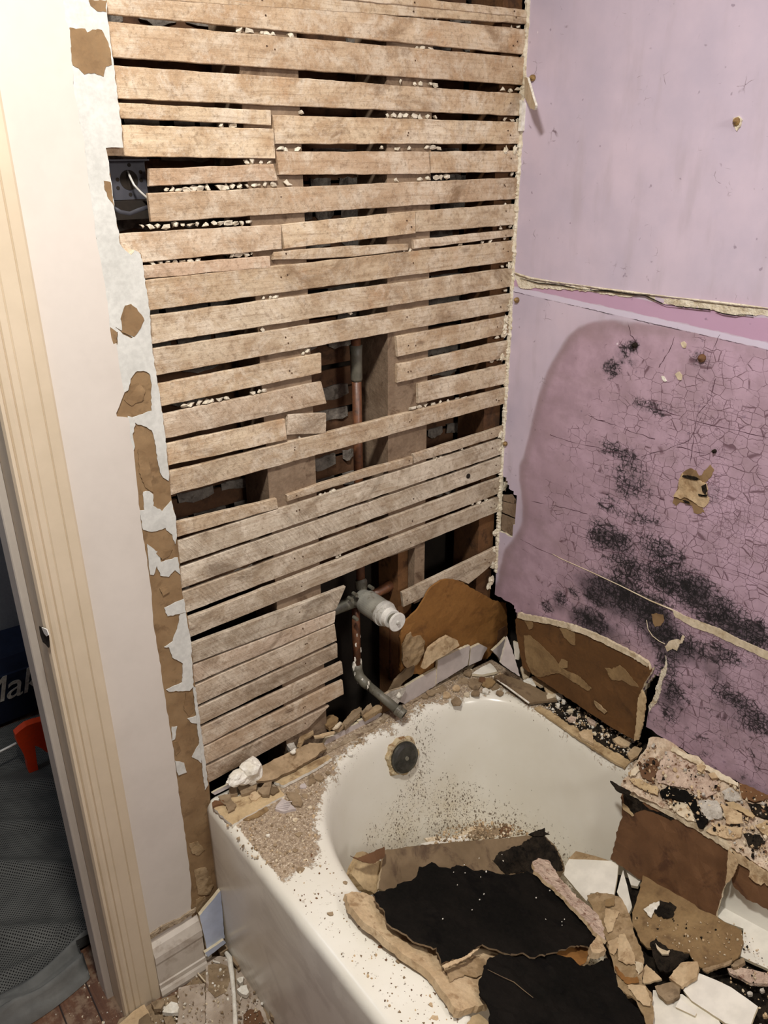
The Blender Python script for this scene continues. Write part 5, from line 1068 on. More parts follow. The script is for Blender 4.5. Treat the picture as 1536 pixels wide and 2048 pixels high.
lp([(620,250),(760,330),(880,390),(1060,490),(1250,600),(1250,640),(1060,560),(900,450),(740,370),(600,290)], 'chippale', 'cream plaster lip along the broken base of the purple wall', lift=0.012, th=0.008)
lp([(850,430),(900,410),(940,450),(900,500),(860,480)], 'gypsum', 'tan plaster bump below the cream lip, left of two', lift=0.014, th=0.010); lp([(960,510),(1020,500),(1060,550),(1000,570)], 'gypsum', 'tan plaster bump below the cream lip, right of two', lift=0.014, th=0.010)
chip([(1220,1562),(1226,1563),(1240,1572),(1262,1584),(1258,1590),(1234,1580)], 0.012, 'blackdirt', 'dark splinter poking over the rim at the left tip of the ledge', th=0.003)

# ---- russet board standing inside the tub along its right wall
rus = P3((-0.093, -0.45, 0.435), (-0.093, -0.85, 0.435), (-0.146, -0.55, 0.20))
rb = slab('hardboard_piece', [(1242,1572),(1262,1582),(1290,1598),(1340,1624),(1390,1650),(1430,1676),(1455,1694),(1463,1706),(1456,1740),(1450,1768),(1440,1800),(1432,1836),(1400,1822),(1350,1795),(1310,1776),(1280,1760),(1245,1734),(1222,1718),(1226,1700),(1232,1670),(1238,1650),(1243,1634)], rus, 0.006, ['slabbrown', 'chippale'], grid=0.02, rough=0.002, jit=0.0016, label='large russet hardboard standing along the right wall inside the tub', cat='board')
slab('broken_edge', [(1242,1566),(1262,1576),(1290,1592),(1340,1618),(1390,1645),(1430,1670),(1458,1690),(1463,1704),(1428,1684),(1388,1658),(1338,1632),(1290,1606),(1260,1590),(1242,1580)], rus, 0.012, 'chippale', lift=0.004, jit=0.0012, step=0.004, grid=0.006, rough=0.004, parent=rb, label='layered cream top edge')
for q in (D_([(140,680),(170,690),(280,720),(330,740),(330,800),(400,860),(560,900),(640,950),(600,960),(480,900),(340,860),(240,900),(160,830)]),):
    slab('dark_stain', q, rus, 0.0008, 'blackdirt', lift=0.0012, jit=0.001, step=0.004, parent=rb)
slab('torn_paper', D_([(140,800),(180,830),(250,920),(230,925),(170,880),(140,860)]), rus, 0.001, 'yellowwood', lift=0.002, parent=rb)
rus2 = P3((-0.089, -0.45, 0.435), (-0.089, -0.85, 0.435), (-0.130, -0.55, 0.24))
rb2 = slab('hardboard_piece', [(1462,1708),(1480,1722),(1510,1742),(1545,1765),(1545,1826),(1515,1808),(1492,1798),(1466,1772),(1462,1740)], rus2, 0.005, ['slabbrown', 'chippale'], grid=0.02, rough=0.0015, label='russet board piece at the right edge beyond the large russet board', cat='board')
slab('plaster_residue', [(1464,1702),(1490,1716),(1545,1750),(1545,1778),(1528,1766),(1522,1772),(1508,1762),(1498,1752),(1500,1742),(1478,1728)], rus2, 0.004, 'gypsum', lift=0.005, jit=0.0015, step=0.004, grid=0.006, rough=0.003, parent=rb2, label='tan plaster on its upper half')
chip([(1456,1700),(1468,1712),(1476,1728),(1468,1748),(1458,1764),(1450,1768),(1454,1740)], 0, 'gypsum', 'torn tan paper hanging between the two russet boards', th=0.003, pl_=rus, lift=0.010, name='torn_paper')

# ================================================================== DEBRIS INSIDE THE TUB
Q = P3((-0.692, -0.36, 0.432), (-0.688, -0.64, 0.432), (-0.22, -0.36, 0.235))
slab('broken_board', [(691,1788),(708,1784),(726,1784),(760,1800),(860,1790),(1000,1790),(1150,1830),(1196,1870),(1190,1900),(1163,1935),(1000,1932),(968,1952),(958,1967),(980,2006),(945,2014),(913,2022),(886,1982),(859,1944),(804,1905),(758,1868),(718,1834),(700,1812)], Q, 0.012, ['gypsum', 'gypsum'], grid=0.016, rough=0.0025, jit=0.0015, label='tan gypsum board under the black sheets, resting on the near rim', cat='board')
brd = bpy.data.objects[-1] if False else [o for o in bpy.data.objects if o.get('label', '').startswith('tan gypsum board under')][0]
slab('torn_paper', [(880,1908),(930,1905),(968,1915),(975,1940),(955,1955),(930,1950),(900,1962),(890,1940)], Q, 0.001, 'brownpeel', lift=0.003, parent=brd, rough=0.002, grid=0.006); slab('torn_paper', [(1100,1908),(1135,1895),(1165,1890),(1178,1900),(1172,1925),(1150,1938),(1115,1925)], Q, 0.001, 'amber', lift=0.004, parent=brd)
QB = P3((-0.56, -0.30, 0.335), (-0.20, -0.38, 0.225), (-0.50, -0.215, 0.385))
tb = slab('broken_board', [(757,1776),(762,1740),(769,1700),(840,1690),(920,1683),(1000,1677),(1066,1670),(1085,1668),(1110,1690),(1122,1712),(1130,1740),(1110,1775),(1050,1790),(900,1800),(800,1800)], QB, 0.008, ['boardtaupe', 'chippale'], grid=0.02, rough=0.001, label='taupe board standing behind the black sheet in the tub', cat='board')
slab('mould_stain', [(985,1722),(1000,1705),(1040,1690),(1066,1673),(1085,1671),(1108,1692),(1120,1714),(1127,1740),(1090,1752),(1050,1745),(1010,1748)], QB, 0.001, 'blackdirt', lift=0.002, jit=0.002, step=0.004, grid=0.008, rough=0.0015, parent=tb, label='black mould on its right end')
chip([(1058,1668),(1076,1660),(1090,1656),(1091,1664),(1100,1668),(1085,1672),(1070,1672)], 0, 'blackdirt', 'dark splinters at the far corner of the taupe board', th=0.004, pl_=QB, lift=0.006)
b1 = slab('black_sheet', [(745,1791),(769,1780),(800,1768),(831,1756),(835,1742),(839,1733),(850,1733),(863,1725),(880,1732),(900,1737),(921,1730),(950,1738),(992,1745),(1020,1750),(1054,1743),(1081,1756),(1105,1775),(1128,1788),(1167,1811),(1190,1840),(1203,1873),(1208,1897),(1163,1889),(1124,1901),(1074,1913),(1019,1905),(964,1893),(945,1900),(929,1913),(905,1920),(882,1930),(874,1897),(840,1888),(812,1873),(790,1858),(773,1842),(765,1815)], Q, 0.003, ['black', 'boardtaupe'], grid=0.014, rough=0.005, jit=0.002, lift=0.018, label='upper black tar paper sheet lying in the tub', cat='sheet')
slab('torn_edge', [(884,1930),(905,1921),(929,1913),(950,1898),(960,1895),(940,1912),(910,1928),(890,1936)], Q, 0.002, 'gypsum', lift=0.019, jit=0.001, step=0.004, parent=b1)
b2 = slab('black_sheet', [(966,1944),(972,1925),(980,1913),(1005,1911),(1031,1915),(1070,1912),(1109,1909),(1140,1916),(1163,1930),(1190,1928),(1218,1915),(1228,1945),(1238,1975),(1262,2005),(1285,2030),(1310,2120),(985,2120),(978,2020),(962,1985),(958,1968)], P3((-0.692, -0.36, 0.425), (-0.688, -0.64, 0.425), (-0.22, -0.36, 0.222)), 0.003, ['black', 'black'], grid=0.014, rough=0.006, jit=0.002, lift=0.020, label='lower black tar paper sheet at the bottom edge of the photo', cat='sheet')
mb = MB(); mb.tube([P3((-0.692, -0.36, 0.425), (-0.688, -0.64, 0.425), (-0.22, -0.36, 0.222)).at((p[0], p[1]+12))+Vector((0, 0, 0.025)) for p in [(974,1949),(1000,1962),(1026,1974),(1045,1990),(1064,2005)]], [0.0004,.0006,.0008,.0006,.0004], 6); mb.build('crease', 'boardtaupe', b2)
slab('rotten_strip', [(1064,1722),(1080,1716),(1097,1722),(1110,1742),(1132,1770),(1160,1798),(1190,1822),(1206,1850),(1212,1880),(1196,1870),(1175,1845),(1140,1810),(1112,1778),(1085,1758),(1070,1742)], Q, 0.007, ['pinkplaster', 'gypsum'], grid=0.008, rough=0.004, jit=0.002, lift=0.030, label='crumbly tan strip along the right side of the upper black sheet', cat='strip')
chip([(1180,1890),(1196,1870),(1206,1886),(1212,1900),(1200,1906),(1184,1904)], 0, 'gypsum', 'pale gypsum lump at the lower end of the crumbly strip', th=0.012, pl_=Q, lift=0.034)
chip([(703,1748),(714,1722),(726,1702),(750,1712),(765,1725),(762,1750),(761,1772),(753,1788),(728,1778)], 0, 'yellowwood', 'pale wood block leaning on the inner wall left of the taupe board', th=0.018, cat='block', name='wood_block', pl_=P3((-0.62, -0.28, 0.36), (-0.54, -0.26, 0.345), (-0.58, -0.22, 0.41)), lift=0.0)
chip([(701,1712),(716,1716),(745,1704),(769,1693),(770,1714),(748,1727),(726,1724)], 0, 'slabbrown', 'curled brown paper flap on top of the wood block', th=0.002, cat='paper', name='paper_flap', pl_=P3((-0.62, -0.28, 0.39), (-0.54, -0.26, 0.375), (-0.58, -0.22, 0.43)), lift=0.012)
for k, (q, m, lb) in enumerate([([(838,1688),(870,1680),(934,1670),(938,1681),(890,1686),(850,1690)], 'tile', 'long white tile strip behind the taupe board'), ([(850,1676),(880,1672),(880,1680),(856,1684)], 'chippale', 'pale chip behind the taupe board at left'), ([(935,1672),(950,1652),(968,1650),(976,1662),(970,1676),(950,1680)], 'chip', 'brown chip on the heap behind the taupe board, left of three'), ([(970,1676),(975,1658),(992,1654),(1000,1664),(990,1676)], 'chip', 'brown chip on the heap behind the taupe board, middle of three'), ([(1000,1664),(1004,1646),(1024,1650),(1020,1672),(1004,1676)], 'slabbrown', 'dark brown chip on the heap behind the taupe board, right of three'), ([(912,1672),(930,1660),(952,1648),(946,1660),(926,1672)], 'chippale', 'pale sliver on the heap behind the taupe board')]):
    chip(q, 0, m, lb, th=0.007, pl_=P3((-0.5, -0.20, 0.30), (-0.2, -0.26, 0.24), (-0.4, -0.14, 0.34)), cat='tile' if m == 'tile' else 'chip', name='tile_piece' if m == 'tile' else 'plaster_chip')
R2 = P3((-0.17, -0.45, 0.205), (-0.17, -0.85, 0.275), (-0.07, -0.45, 0.225))
slab('black_dirt', [(1225,1745),(1262,1760),(1300,1770),(1440,1830),(1560,1900),(1570,2110),(1270,2110),(1230,1960),(1195,1850),(1190,1790)], R2, 0.02, ['blackdirt', 'blackdirt'], grid=0.010, rough=0.006, lift=-0.012, label='black mouldy dirt under the tiles in the tub', cat='dirt', kind='stuff')
def tl(q, label, lift, mats=('tile', 'tilebody'), th=0.007, pl_=None, name='wall_tile'):
    return slab(name, q, pl_ or R2, th, list(mats), jit=0.0003, step=0.010, lift=lift, label=label, cat='tile')
tl([(1136,1718),(1152,1702),(1190,1712),(1222,1722),(1200,1728),(1140,1726)], 'tile backing with brown glue behind the square white tile', 0.008, ('brownpeel', 'chippale'))
tl([(1138,1718),(1238,1722),(1234,1755),(1228,1789),(1195,1787),(1181,1786),(1173,1802),(1150,1776),(1128,1750),(1130,1732)], 'square white tile at the right end of the black sheet', 0.016)
tl([(1250,1733),(1268,1744),(1284,1757),(1275,1773),(1262,1770)], 'white tile corner left of the olive board, behind', 0.004)
tl([(1246,1740),(1254,1770),(1264,1814),(1258,1827),(1245,1806),(1234,1784),(1240,1760)], 'narrow white tile shard beside the square white tile', 0.010)
ob = slab('hardboard_piece', [(1293,1730),(1320,1732),(1335,1752),(1349,1772),(1374,1797),(1399,1818),(1433,1832),(1451,1845),(1484,1859),(1486,1888),(1480,1906),(1472,1920),(1440,1930),(1404,1938),(1389,1922),(1378,1907),(1335,1902),(1295,1895),(1281,1882),(1264,1845),(1266,1820),(1280,1775)], R2, 0.005, ['olive', 'olive'], grid=0.02, rough=0.002, lift=0.024, label='olive brown trapezoid board lying on the tiles in the tub', cat='board')
slab('tar_spot', [(1306,1818),(1314,1806),(1322,1802),(1332,1803),(1341,1806),(1349,1814),(1350,1822),(1344,1832),(1336,1837),(1324,1834),(1314,1830)], R2, 0.001, 'blackdirt', lift=0.0275, jit=0.003, step=0.004, parent=ob, grid=.006, rough=.001, label='black spot'); slab('plaster_spot', [(1288,1818),(1300,1808),(1318,1802),(1318,1812),(1308,1822),(1304,1836),(1294,1828)], R2, 0.001, 'lump', lift=0.029, jit=0.0015, step=0.004, parent=ob, label='white plaster spot')
slab('mould_stain', [(1300,1884),(1312,1876),(1320,1884),(1335,1896),(1360,1904),(1378,1910),(1360,1930),(1340,1942),(1320,1940),(1308,1920)], R2, 0.004, ['blackdirt'], lift=0.032, jit=0.0015, step=0.004, grid=.006, rough=.004, label='black mouldy crumbs below the olive board', cat='dirt', kind='stuff')
tl([(1433,1832),(1446,1800),(1460,1768),(1476,1782),(1493,1801),(1515,1814),(1545,1832),(1545,1942),(1510,1926),(1478,1911),(1484,1888),(1487,1857),(1450,1844)], 'large white tile between the olive board and the right edge', 0.014)
tl([(1395,1945),(1430,1959),(1462,1974),(1490,1994),(1516,2013),(1508,2032),(1499,2058),(1451,2046),(1415,2022),(1383,2001),(1366,1980),(1380,1962)], 'white rectangular tile at the lower right, upper of two', 0.034)
tl([(1306,1980),(1330,1982),(1345,1990),(1364,1988),(1400,2014),(1437,2040),(1480,2110),(1300,2110),(1304,2020)], 'white tile at the bottom edge, lower of two', 0.028)
tl([(1360,1996),(1375,2008),(1393,2026),(1390,2032),(1368,2022),(1351,2014)], 'small white tile flake lying on the bottom tile', 0.033, th=0.004, name='tile_piece')
slab('paper_strip', [(1174,1788),(1195,1785),(1218,1787),(1238,1792),(1252,1812),(1262,1838),(1264,1850),(1270,1870),(1287,1910),(1285,1940),(1284,1968),(1303,1982),(1306,2020),(1306,2062),(1295,2062),(1285,2028),(1270,2000),(1237,1975),(1230,1945),(1225,1920),(1214,1890),(1205,1860),(1190,1830),(1180,1808)], R2, 0.005, ['brownpeel', 'gypsum'], grid=0.010, rough=0.004, jit=0.0014, lift=0.048, label='long flaky tan paper strip between the black sheets and the olive board', cat='paper')
ps = [o for o in bpy.data.objects if o.get('label', '').startswith('long flaky tan')][0]
E5 = lambda L: [(1216+x/4.8, 1728+y/4.8) for x, y in L]
for q, m in ((E5([(-20,420),(60,440),(110,460),(80,520),(60,560),(40,640),(0,660),(-40,560)]), 'gypsum'), (E5([(100,680),(160,660),(200,760),(260,880),(260,960),(180,960),(100,920),(90,800)]), 'gypsum'), (E5([(0,740),(100,700),(110,760),(60,880),(20,860)]), 'gypsum'), (E5([(180,1160),(300,1160),(360,1180),(410,1300),(400,1360),(330,1350),(250,1270)]), 'gypsum'), (E5([(260,930),(330,950),(340,1000),(300,1060),(270,1010)]), 'chippale'), (E5([(60,960),(160,1080),(280,1080),(300,1140),(180,1150),(90,1060)]), 'amber'), (E5([(-20,330),(60,320),(70,390),(20,410),(-30,400)]), 'olive')):
    slab('paper_layer', q, R2, 0.0015, m, lift=0.053, jit=0.0012, step=0.004, grid=0.006, rough=0.002, parent=ps)
chip([(1337,1955),(1350,1938),(1362,1926),(1395,1922),(1398,1932),(1393,1953),(1376,1964),(1362,1973)], 0, 'gypsum', 'tan cement chip above the bottom tiles, upper of two', th=0.008, pl_=R2, lift=0.046)
chip([(1310,1972),(1330,1966),(1351,1963),(1360,1974),(1358,1990),(1345,1999),(1333,2003),(1314,1986)], 0, 'chip', 'brown cement chip above the bottom tiles, lower of two', th=0.008, pl_=R2, lift=0.040)
chip([(1284,1940),(1292,1928),(1312,1946),(1324,1958),(1300,1965),(1286,1966)], 0, 'gypsum', 'tan triangle chip right of the long paper strip', th=0.004, pl_=R2, lift=0.036)
chip([(1310,1885),(1320,1896),(1334,1902),(1340,1900),(1336,1908),(1324,1908),(1314,1898)], 0, 'chippale', 'pale curved sliver on the black crumbs', th=0.004, pl_=R2, lift=0.040)
chip([(1462,1930),(1475,1920),(1488,1916),(1490,1924),(1476,1932),(1466,1934)], 0, 'chip', 'brown stick end below the large white tile', th=0.008, pl_=R2, lift=0.03)
chip([(1404,1938),(1440,1928),(1466,1918),(1462,1926),(1440,1934),(1412,1944)], 0, 'dirtyboard', 'thin brown splinter along the lower edge of the olive board', th=0.004, pl_=R2, lift=0.034)
chip([(1454,1936),(1480,1935),(1510,1940),(1545,1948),(1545,1968),(1500,1966),(1476,1952),(1458,1944)], 0, 'pinkplaster', 'tan rotten board bit at the right edge below the large white tile', th=0.008, pl_=R2, lift=0.022)
chip([(945,2032),(958,2028),(975,2040),(985,2062),(940,2062),(935,2045)], 0, 'yellowwood', 'pale wood block end at the bottom edge left of the black sheet', th=0.02, cat='block', name='wood_block', pl_=Q, lift=-0.012)
for k, p in enumerate([(1525,1980),(1540,1992),(1500,1985),(1530,2030),(1520,2050),(1242,1992),(1250,2000),(1258,1990)]): chip(rpoly(p, 6), 0, 'gypsum' if k % 2 else 'plastergrey', 'small chip on the black dirt in the tub', 'chips on the black dirt in the tub', th=0.005, pl_=R2, lift=0.012)

# ================================================================== FLOOR DEBRIS
def fl(q, h, mats, label, name='floor_strip', cat='strip', th=0.006, rough=0.0012):
    return slab(name, q, PZ(h), th, list(mats), jit=0.0008, step=0.006, grid=0.010, rough=rough, label=label, cat=cat)
fl([(330,1996),(360,1982),(412,1930),(440,1890),(455,1884),(480,1920),(545,2040),(550,2066),(225,2066),(240,2040),(300,2010)], 0.004, ('chip',), 'layer of dirty plaster dust on the floor beside the tub', 'floor_dust', 'dust', th=0.004, rough=0.004)['kind'] = 'stuff'
fl([(357,1975),(380,1970),(409,1966),(411,2010),(411,2062),(355,2062)], 0.012, ('floordirt', 'chippale'), 'dusty tile strip on the floor, left of the two long ones')
fs_ = fl([(411,1914),(440,1912),(462,1916),(468,1970),(472,2062),(412,2062)], 0.016, ('floordirt', 'chippale'), 'dusty tile strip on the floor in front of the bluish tile')
slab('brown_patch', [(416,1930),(440,1926),(458,1935),(460,1960),(452,1985),(430,1995),(417,1980)], PZ(0.0175), 0.001, 'chip', jit=0.0012, parent=fs_)
mb = MB(); mb.tube([PZ(0.020).at(p) for p in [(452,1905),(459,1916),(464,1950),(468,1990),(470,2030),(471,2062)]], [0.004,.006,.005,.004,.0045,.005], 10); mb.build('rolled_edge', 'lump', fs_, label='white rolled edge')
fl([(472,1935),(488,1938),(500,1964),(524,2010),(545,2062),(474,2062)], 0.010, ('floordirt', 'chippale'), 'dusty tile strip on the floor against the tub apron')
fl([(486,2030),(500,2018),(520,2020),(536,2062),(488,2062)], 0.013, ('slabbrown', 'slabbrown'), 'reddish brown patch piece on the strip against the apron', 'plaster_chip', 'chip', th=0.002)
fl([(235,2052),(262,2026),(289,2008),(300,2030),(316,2066),(232,2066)], 0.012, ('gypsum', 'chippale'), 'tan board scrap at the bottom edge by the door casing', 'broken_board', 'board')
fl([(278,2040),(296,2026),(308,2048),(312,2066),(276,2066)], 0.014, ('boardtaupe', 'boardtaupe'), 'dark paper patch on the tan board scrap', 'paper_scrap', 'paper', th=0.001)
for q, m, lb in (([(324,2024),(332,2012),(343,2003),(354,2006),(359,2014),(355,2025),(340,2026)], 'lump', 'white shell-shaped chip on the floor near the door casing'), ([(474,1978),(482,1972),(493,1970),(497,1984),(494,1990),(484,1988)], 'lump', 'larger bright white flake beside the tub apron'), ([(472,1958),(480,1954),(487,1953),(486,1962),(480,1967)], 'lump', 'smaller bright white flake beside the tub apron'), ([(436,1900),(445,1888),(456,1884),(461,1892),(452,1900),(441,1906)], 'chip', 'brown chunk on the floor in the corner of baseboard and tub'), ([(464,1905),(472,1902),(480,1918),(484,1928),(474,1932),(466,1922)], 'chip', 'grey brown chunk against the apron on the floor'), ([(302,2006),(318,1998),(330,2004),(322,2018),(308,2018)], 'chip', 'brown clod on the floor by the casing, upper of two'), ([(326,2034),(345,2030),(350,2048),(334,2058)], 'chip', 'brown clod on the floor by the casing, lower of two'), ([(536,2012),(548,2022),(552,2036),(542,2034)], 'chip', 'tan chip against the apron at the bottom edge'), ([(405,1908),(420,1904),(424,1908),(416,1914),(408,1916)], 'lump', 'white crumb under the bluish tile piece')):
    fl(q, 0.024, (m, m), lb, 'plaster_chip', 'chip', th=0.010)
mb = MB(); mb.tube([PZ(0.02).at(p) for p in [(396,1946),(404,1956),(411,1964)]], 0.0014, 6); mb.build('splinter', 'chippale', None, label='pale thin splinter at the foot of the baseboard', cat='splinter')
mb = MB(); mb.tube([PZ(0.02).at(p) for p in [(426,1922),(432,1924),(440,1926)]], 0.0018, 6); mb.build('splinter', 'lump', None, label='pale splinter on the strip before the bluish tile', cat='splinter')

# ================================================================== CRUMBS NOBODY COULD COUNT
def scatter(name, poly, plane, n, lo, hi, mats, label, cat='crumbs', lift=0.0, avoid=None):
    rr = random.Random(len(name)*77+n); xs = [p[0] for p in poly]; ys_ = [p[1] for p in poly]
    V = []; F = []; MI = []; k = 0; tries = 0
    while k < n and tries < n*20:
        tries += 1; p = (rr.uniform(min(xs), max(xs)), rr.uniform(min(ys_), max(ys_)))
        if not inpoly(p[0], p[1], poly): continue
        if avoid and inpoly(p[0], p[1], avoid): continue
        c = plane.at(p); nn = plane.n if plane.n.z > 0 or abs(plane.n.z) < .01 else -plane.n
        r = lo+(hi-lo)*rr.random()**2.2; m_ = rr.choice((3, 4, 5)); a0 = rr.uniform(0, 6.28); h = r*rr.uniform(0.3, 0.8)
        u = nn.orthogonal().normalized(); w = nn.cross(u); bse = len(V); tx, ty = rr.uniform(-.4, .4), rr.uniform(-.4, .4); st = rr.uniform(0.6, 1.5)
        for top in (0, 1):
            for i in range(m_):
                a = a0+2*math.pi*i/m_; q = r*(0.75 if top else 1)*rr.uniform(.75, 1.2); ca, sa = math.cos(a)*q*st, math.sin(a)*q
                V.append(c+u*ca+w*sa+nn*(lift+(h if top else -0.0008)+ca*tx+sa*ty))
        F += [tuple(bse+i for i in range(m_))[::-1], tuple(bse+m_+i for i in range(m_))]+[(bse+i, bse+(i+1) % m_, bse+m_+(i+1) % m_, bse+m_+i) for i in range(m_)]
        MI += [rr.randrange(len(mats))]*(m_+2); k += 1
    return link(name, V, F, list(mats), None, fm=MI, label=label, cat=cat, kind='stuff')
rim_l = [(445,1650),(470,1610),(560,1590),(600,1555),(660,1520),(700,1490),(690,1515),(655,1560),(640,1590),(632,1640),(640,1690),(600,1750),(560,1765),(520,1735),(470,1680)]
scatter('dust_crumbs', rim_l, onrim(0.001), 380, 0.0009, 0.0036, ('chip', 'chip', 'gypsum', 'chippale'), 'brown and pale plaster crumbs on the outer left corner of the tub rim')
scatter('dust_crumbs', [(690,1510),(760,1455),(830,1420),(900,1395),(980,1378),(1040,1385),(1060,1400),(1000,1340),(930,1335),(860,1375),(800,1410),(700,1480)], onrim(0.001), 420, 0.0009, 0.0038, ('chip', 'gypsum', 'chippale', 'chip'), 'plaster crumbs along the back rim below the wall tiles')
scatter('dust_crumbs', [(560,1760),(640,1690),(655,1720),(690,1790),(760,1860),(860,1960),(930,2048),(800,2048),(700,1930),(600,1800)], onrim(0.0012), 170, 0.0008, 0.0028, ('chip', 'gypsum', 'slabbrown'), 'sparse crumbs on the near long rim of the tub')
scatter('dust_crumbs', [(1080,1410),(1130,1400),(1200,1440),(1290,1490),(1265,1520),(1180,1470)], onrim(0.006), 420, 0.0010, 0.004, ('chippale', 'gypsum', 'blackdirt', 'lump'), 'pale crumbs on the right rim under the long brown board')
scatter('dust_crumbs', [(1250,1565),(1300,1490),(1400,1530),(1545,1600),(1545,1740),(1400,1650)], ledge, 420, 0.0012, 0.0048, ('chippale', 'gypsum', 'plastergrey', 'slabbrown', 'gypsum', 'blackdirt'), 'mixed plaster crumbs on the rubble ledge', lift=0.008)
scatter('dust_crumbs', [(860,1690),(880,1660),(960,1640),(1030,1650),(1060,1668),(940,1682)], P3((-0.5, -0.20, 0.30), (-0.2, -0.26, 0.24), (-0.4, -0.14, 0.34)), 500, 0.0010, 0.0045, ('chip', 'gypsum', 'chippale', 'boardtaupe'), 'crumb heap in the tub behind the taupe board')
scatter('dust_crumbs', [(1270,1850),(1480,1860),(1545,1940),(1545,2060),(1440,2030),(1390,1940),(1300,1900)], R2, 170, 0.0008, 0.0028, ('chippale', 'gypsum', 'gypsum', 'blackdirt'), 'pale crumbs on the olive board and black dirt', lift=0.026)
scatter('dust_crumbs', [(300,2020),(412,1935),(455,1890),(548,2048),(300,2060)], PZ(0.017), 240, 0.0010, 0.0042, ('lump', 'chip', 'chippale', 'floordirt', 'chip'), 'crumbs and flakes on the floor beside the tub')
scatter('dust_crumbs', [(90,2048),(170,1960),(200,1915),(230,1990),(260,2010),(250,2060),(80,2060)], PZ(0.001), 42, 0.0008, 0.003, ('lump', 'chippale'), 'white flakes on the dark wood floor in the doorway')
scatter('dust_crumbs', [(1070,1700),(1180,1800),(1200,1890),(900,1880),(780,1810),(860,1740)], Q, 22, 0.0008, 0.0016, ('lump',), 'tiny white specks on the upper black sheet', lift=0.023)

# ================================================================== HALL BEYOND THE DOOR
vs = []; fs = []; nx_, ny_ = 90, 190; uvs = []
def front_edge(x): return 0.115+0.035*math.sin((x+1.0)*9)+0.02*(x+1.05)
for j in range(ny_+1):
    for i in range(nx_+1):
        x = -1.88+(1.15)*i/nx_; t = j/ny_; y0 = front_edge(min(x, -1.03)); y = y0+(1.056-y0)*t
        if y < 0.175: xm = -1.052
        h = 0.012+0.012*mnoise.noise(Vector((x*3.2+y*4.0, y*2.0-x*1.2, 1)))+0.007*mnoise.noise(Vector((x*8+y*11, y*7, 2)))
        h += 0.020*math.exp(-((y-y0-0.03)/0.018)**2)*(0.7+0.4*math.sin(x*21))+0.017*math.exp(-((y-y0-0.078-0.015*math.sin(x*12))/0.014)**2)
        h += 0.016*max(0, math.sin((x*0.75+y)*31+2.5*mnoise.noise(Vector((x*2.2, y*2.2, 5)))))**3*(1 if y < 0.75 else 0.4)
        h += 0.018*max(0, math.sin((y-y0)*150+6*mnoise.noise(Vector((x*5, y*5, 8)))))*math.exp(-((y-y0)/0.11)**2)
        if j == 0: h = 0.002
        vs.append((x, y, max(h, 0.0015))); uvs.append((x, y))
for j in range(ny_):
    for i in range(nx_): fs.append((j*(nx_+1)+i, j*(nx_+1)+i+1, (j+1)*(nx_+1)+i+1, (j+1)*(nx_+1)+i))
fmx = [1 if (k // nx_) < 17 else 0 for k in range(len(fs))]
cl = link('mesh_cloth', vs, fs, ['cloth', 'clothhem'], None, fm=fmx, smooth=True, label='grey perforated mesh cloth with folded hem on the hall floor', cat='cloth')
# keep it out of the jamb: trim vertices near it sideways
ul = cl.data.uv_layers.new(name='UVMap')
for lp_ in cl.data.loops: ul.data[lp_.index].uv = uvs[lp_.vertex_index]
for v in cl.data.vertices:
    w = cl.location+v.co
    lim = -1.045 if w.y < 0.18 else -0.70
    if w.x > lim: v.co.x = lim-cl.location.x-0.0002*(w.x-lim)
yb = 1.06; top = PY(yb).at((40, 1240)); bl_ = PY(yb).at((40, 1480))
z_top = PY(yb+0.22).at((30, 1246)).z; xr = -0.72
bag = empty('tool_bag', (-1.30, yb+0.12, 0.0), 'navy blue fabric tool bag with pale lettering in the dark hall', 'bag')
mb = MB(); x0, x1 = -1.86, xr; ys0, ys1 = yb, yb+0.24; V = []; F = []; nn = 24
for j in range(9):
    t = j/8; z = 0.02+(z_top-0.02)*t; bul = 0.012*math.sin(math.pi*t); tw = 0.03*(t**3)
    for i in range(nn):
        a = 2*math.pi*i/nn; c, s_ = math.cos(a), math.sin(a); k2 = (abs(c)**6+abs(s_)**6)**(-1/6)
        V.append(((x0+x1)/2+((x1-x0)/2-tw)*k2*c, (ys0+ys1)/2+((ys1-ys0)/2+bul-tw)*k2*s_, z+0.006*mnoise.noise(Vector((c*2, s_*2, t*3)))))
for j in range(8):
    for i in range(nn): F.append((j*nn+i, j*nn+(i+1) % nn, (j+1)*nn+(i+1) % nn, (j+1)*nn+i))
F += [tuple(range(nn))[::-1], tuple(8*nn+i for i in range(nn))]
link('bag_body', V, F, 'navy', bag)
mb = MB(); mb.box((x0+0.03, yb-0.012, z_top*0.80), (x1-0.03, yb-0.002, z_top*0.86)); mb.build('strap', 'navy', bag)
cu = bpy.data.curves.new('lettering', 'FONT'); cu.body = 'Mak'; cu.size = 0.118; cu.shear = 0.28; cu.extrude = 0.0008; cu.space_character = 0.92
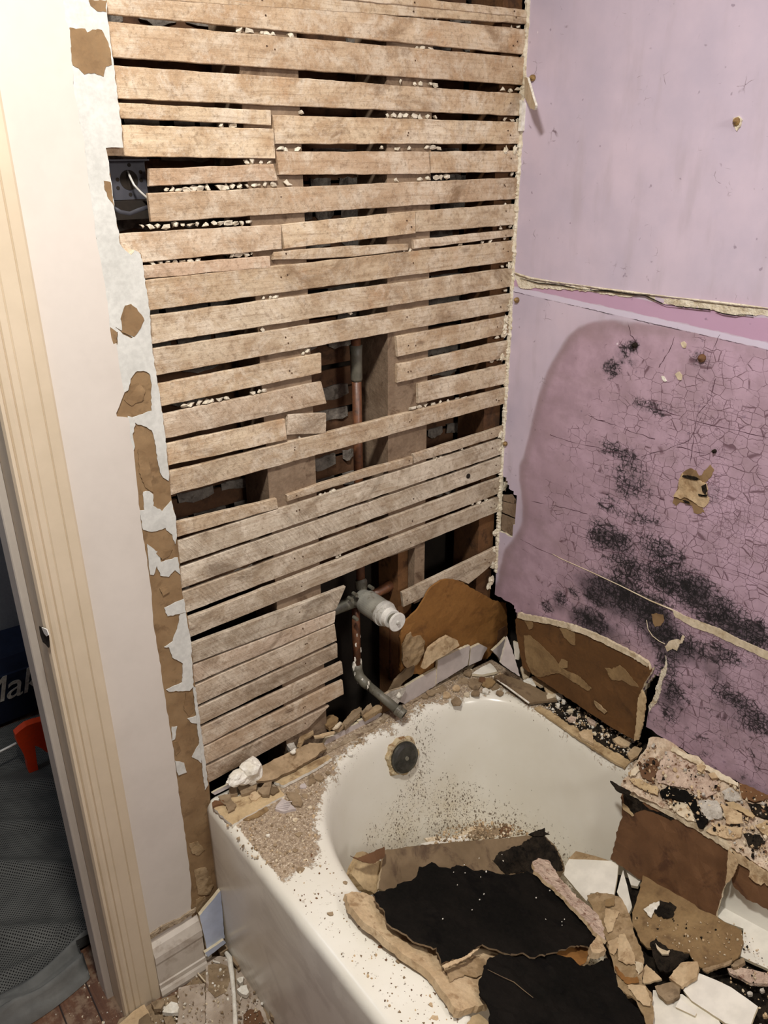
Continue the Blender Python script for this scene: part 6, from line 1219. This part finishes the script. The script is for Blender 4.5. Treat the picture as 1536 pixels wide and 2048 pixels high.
to = bpy.data.objects.new('lettering_tmp', cu); COL.objects.link(to); dg = bpy.context.evaluated_depsgraph_get(); me = bpy.data.meshes.new_from_object(to.evaluated_get(dg)); bpy.data.objects.remove(to)
me.materials.clear(); me.materials.append(M['plastergrey']); mo = bpy.data.objects.new('lettering', me); COL.objects.link(mo); mo.parent = bag
ta = PY(yb-0.015).at((20, 1397)); xs_ = [v.co.x for v in me.vertices]
mo.rotation_euler = (math.radians(90), 0, 0); mo.location = Vector((ta.x-0.100, yb-0.015, ta.z))-bag.location; mo['label'] = 'pale slanted lettering'
slab('orange_clamp', [(31,1470),(42,1460),(53,1452),(70,1446),(86,1442),(100,1440),(108,1470),(110,1500),(94,1505),(82,1496),(70,1491),(72,1508),(74,1524),(78,1548),(72,1561),(62,1559),(57,1540),(53,1520),(44,1502),(35,1487)], PY(0.80), 0.025, ['orange', 'orange'], jit=0.0002, step=0.012, label='orange plastic tool leg standing on the mesh cloth in the hall', cat='tool')
mb = MB(); mb.tube([PY(0.83).at(p) for p in [(-30,1512),(0,1503),(18,1494),(33,1486)]], 0.0035, 8); mb.build('white_cord', 'whiteplastic', None, smooth=True, label='thin white cord beside the orange tool in the hall', cat='cord')

# ceiling fixture that carries the lamp
cf = empty('ceiling_light', (LIGHT.x, LIGHT.y, 2.45), 'round white ceiling light above the bathroom doorway side', 'ceiling light')
mb = MB(); mb.tube([LIGHT+Vector((0, 0, 0.12)), LIGHT+Vector((0, 0, 0.02)), LIGHT+Vector((0, 0, 0.012))], [0.11, 0.11, 0.06], 32); mb.build('fixture_base', 'whiteplastic', cf)

vf = empty('added_fill_bar', (FILL_LIGHT.x, -2.33, FILL_LIGHT.z), 'added white fill light bar on the unseen wall behind the viewer', 'light fixture')
mb = MB(); mb.box((FILL_LIGHT.x-0.25, -2.335, FILL_LIGHT.z-0.05), (FILL_LIGHT.x+0.25, -2.29, FILL_LIGHT.z+0.05)); mb.build('fixture_base', 'whiteplastic', vf)  # unseen bar added to go with the fill light
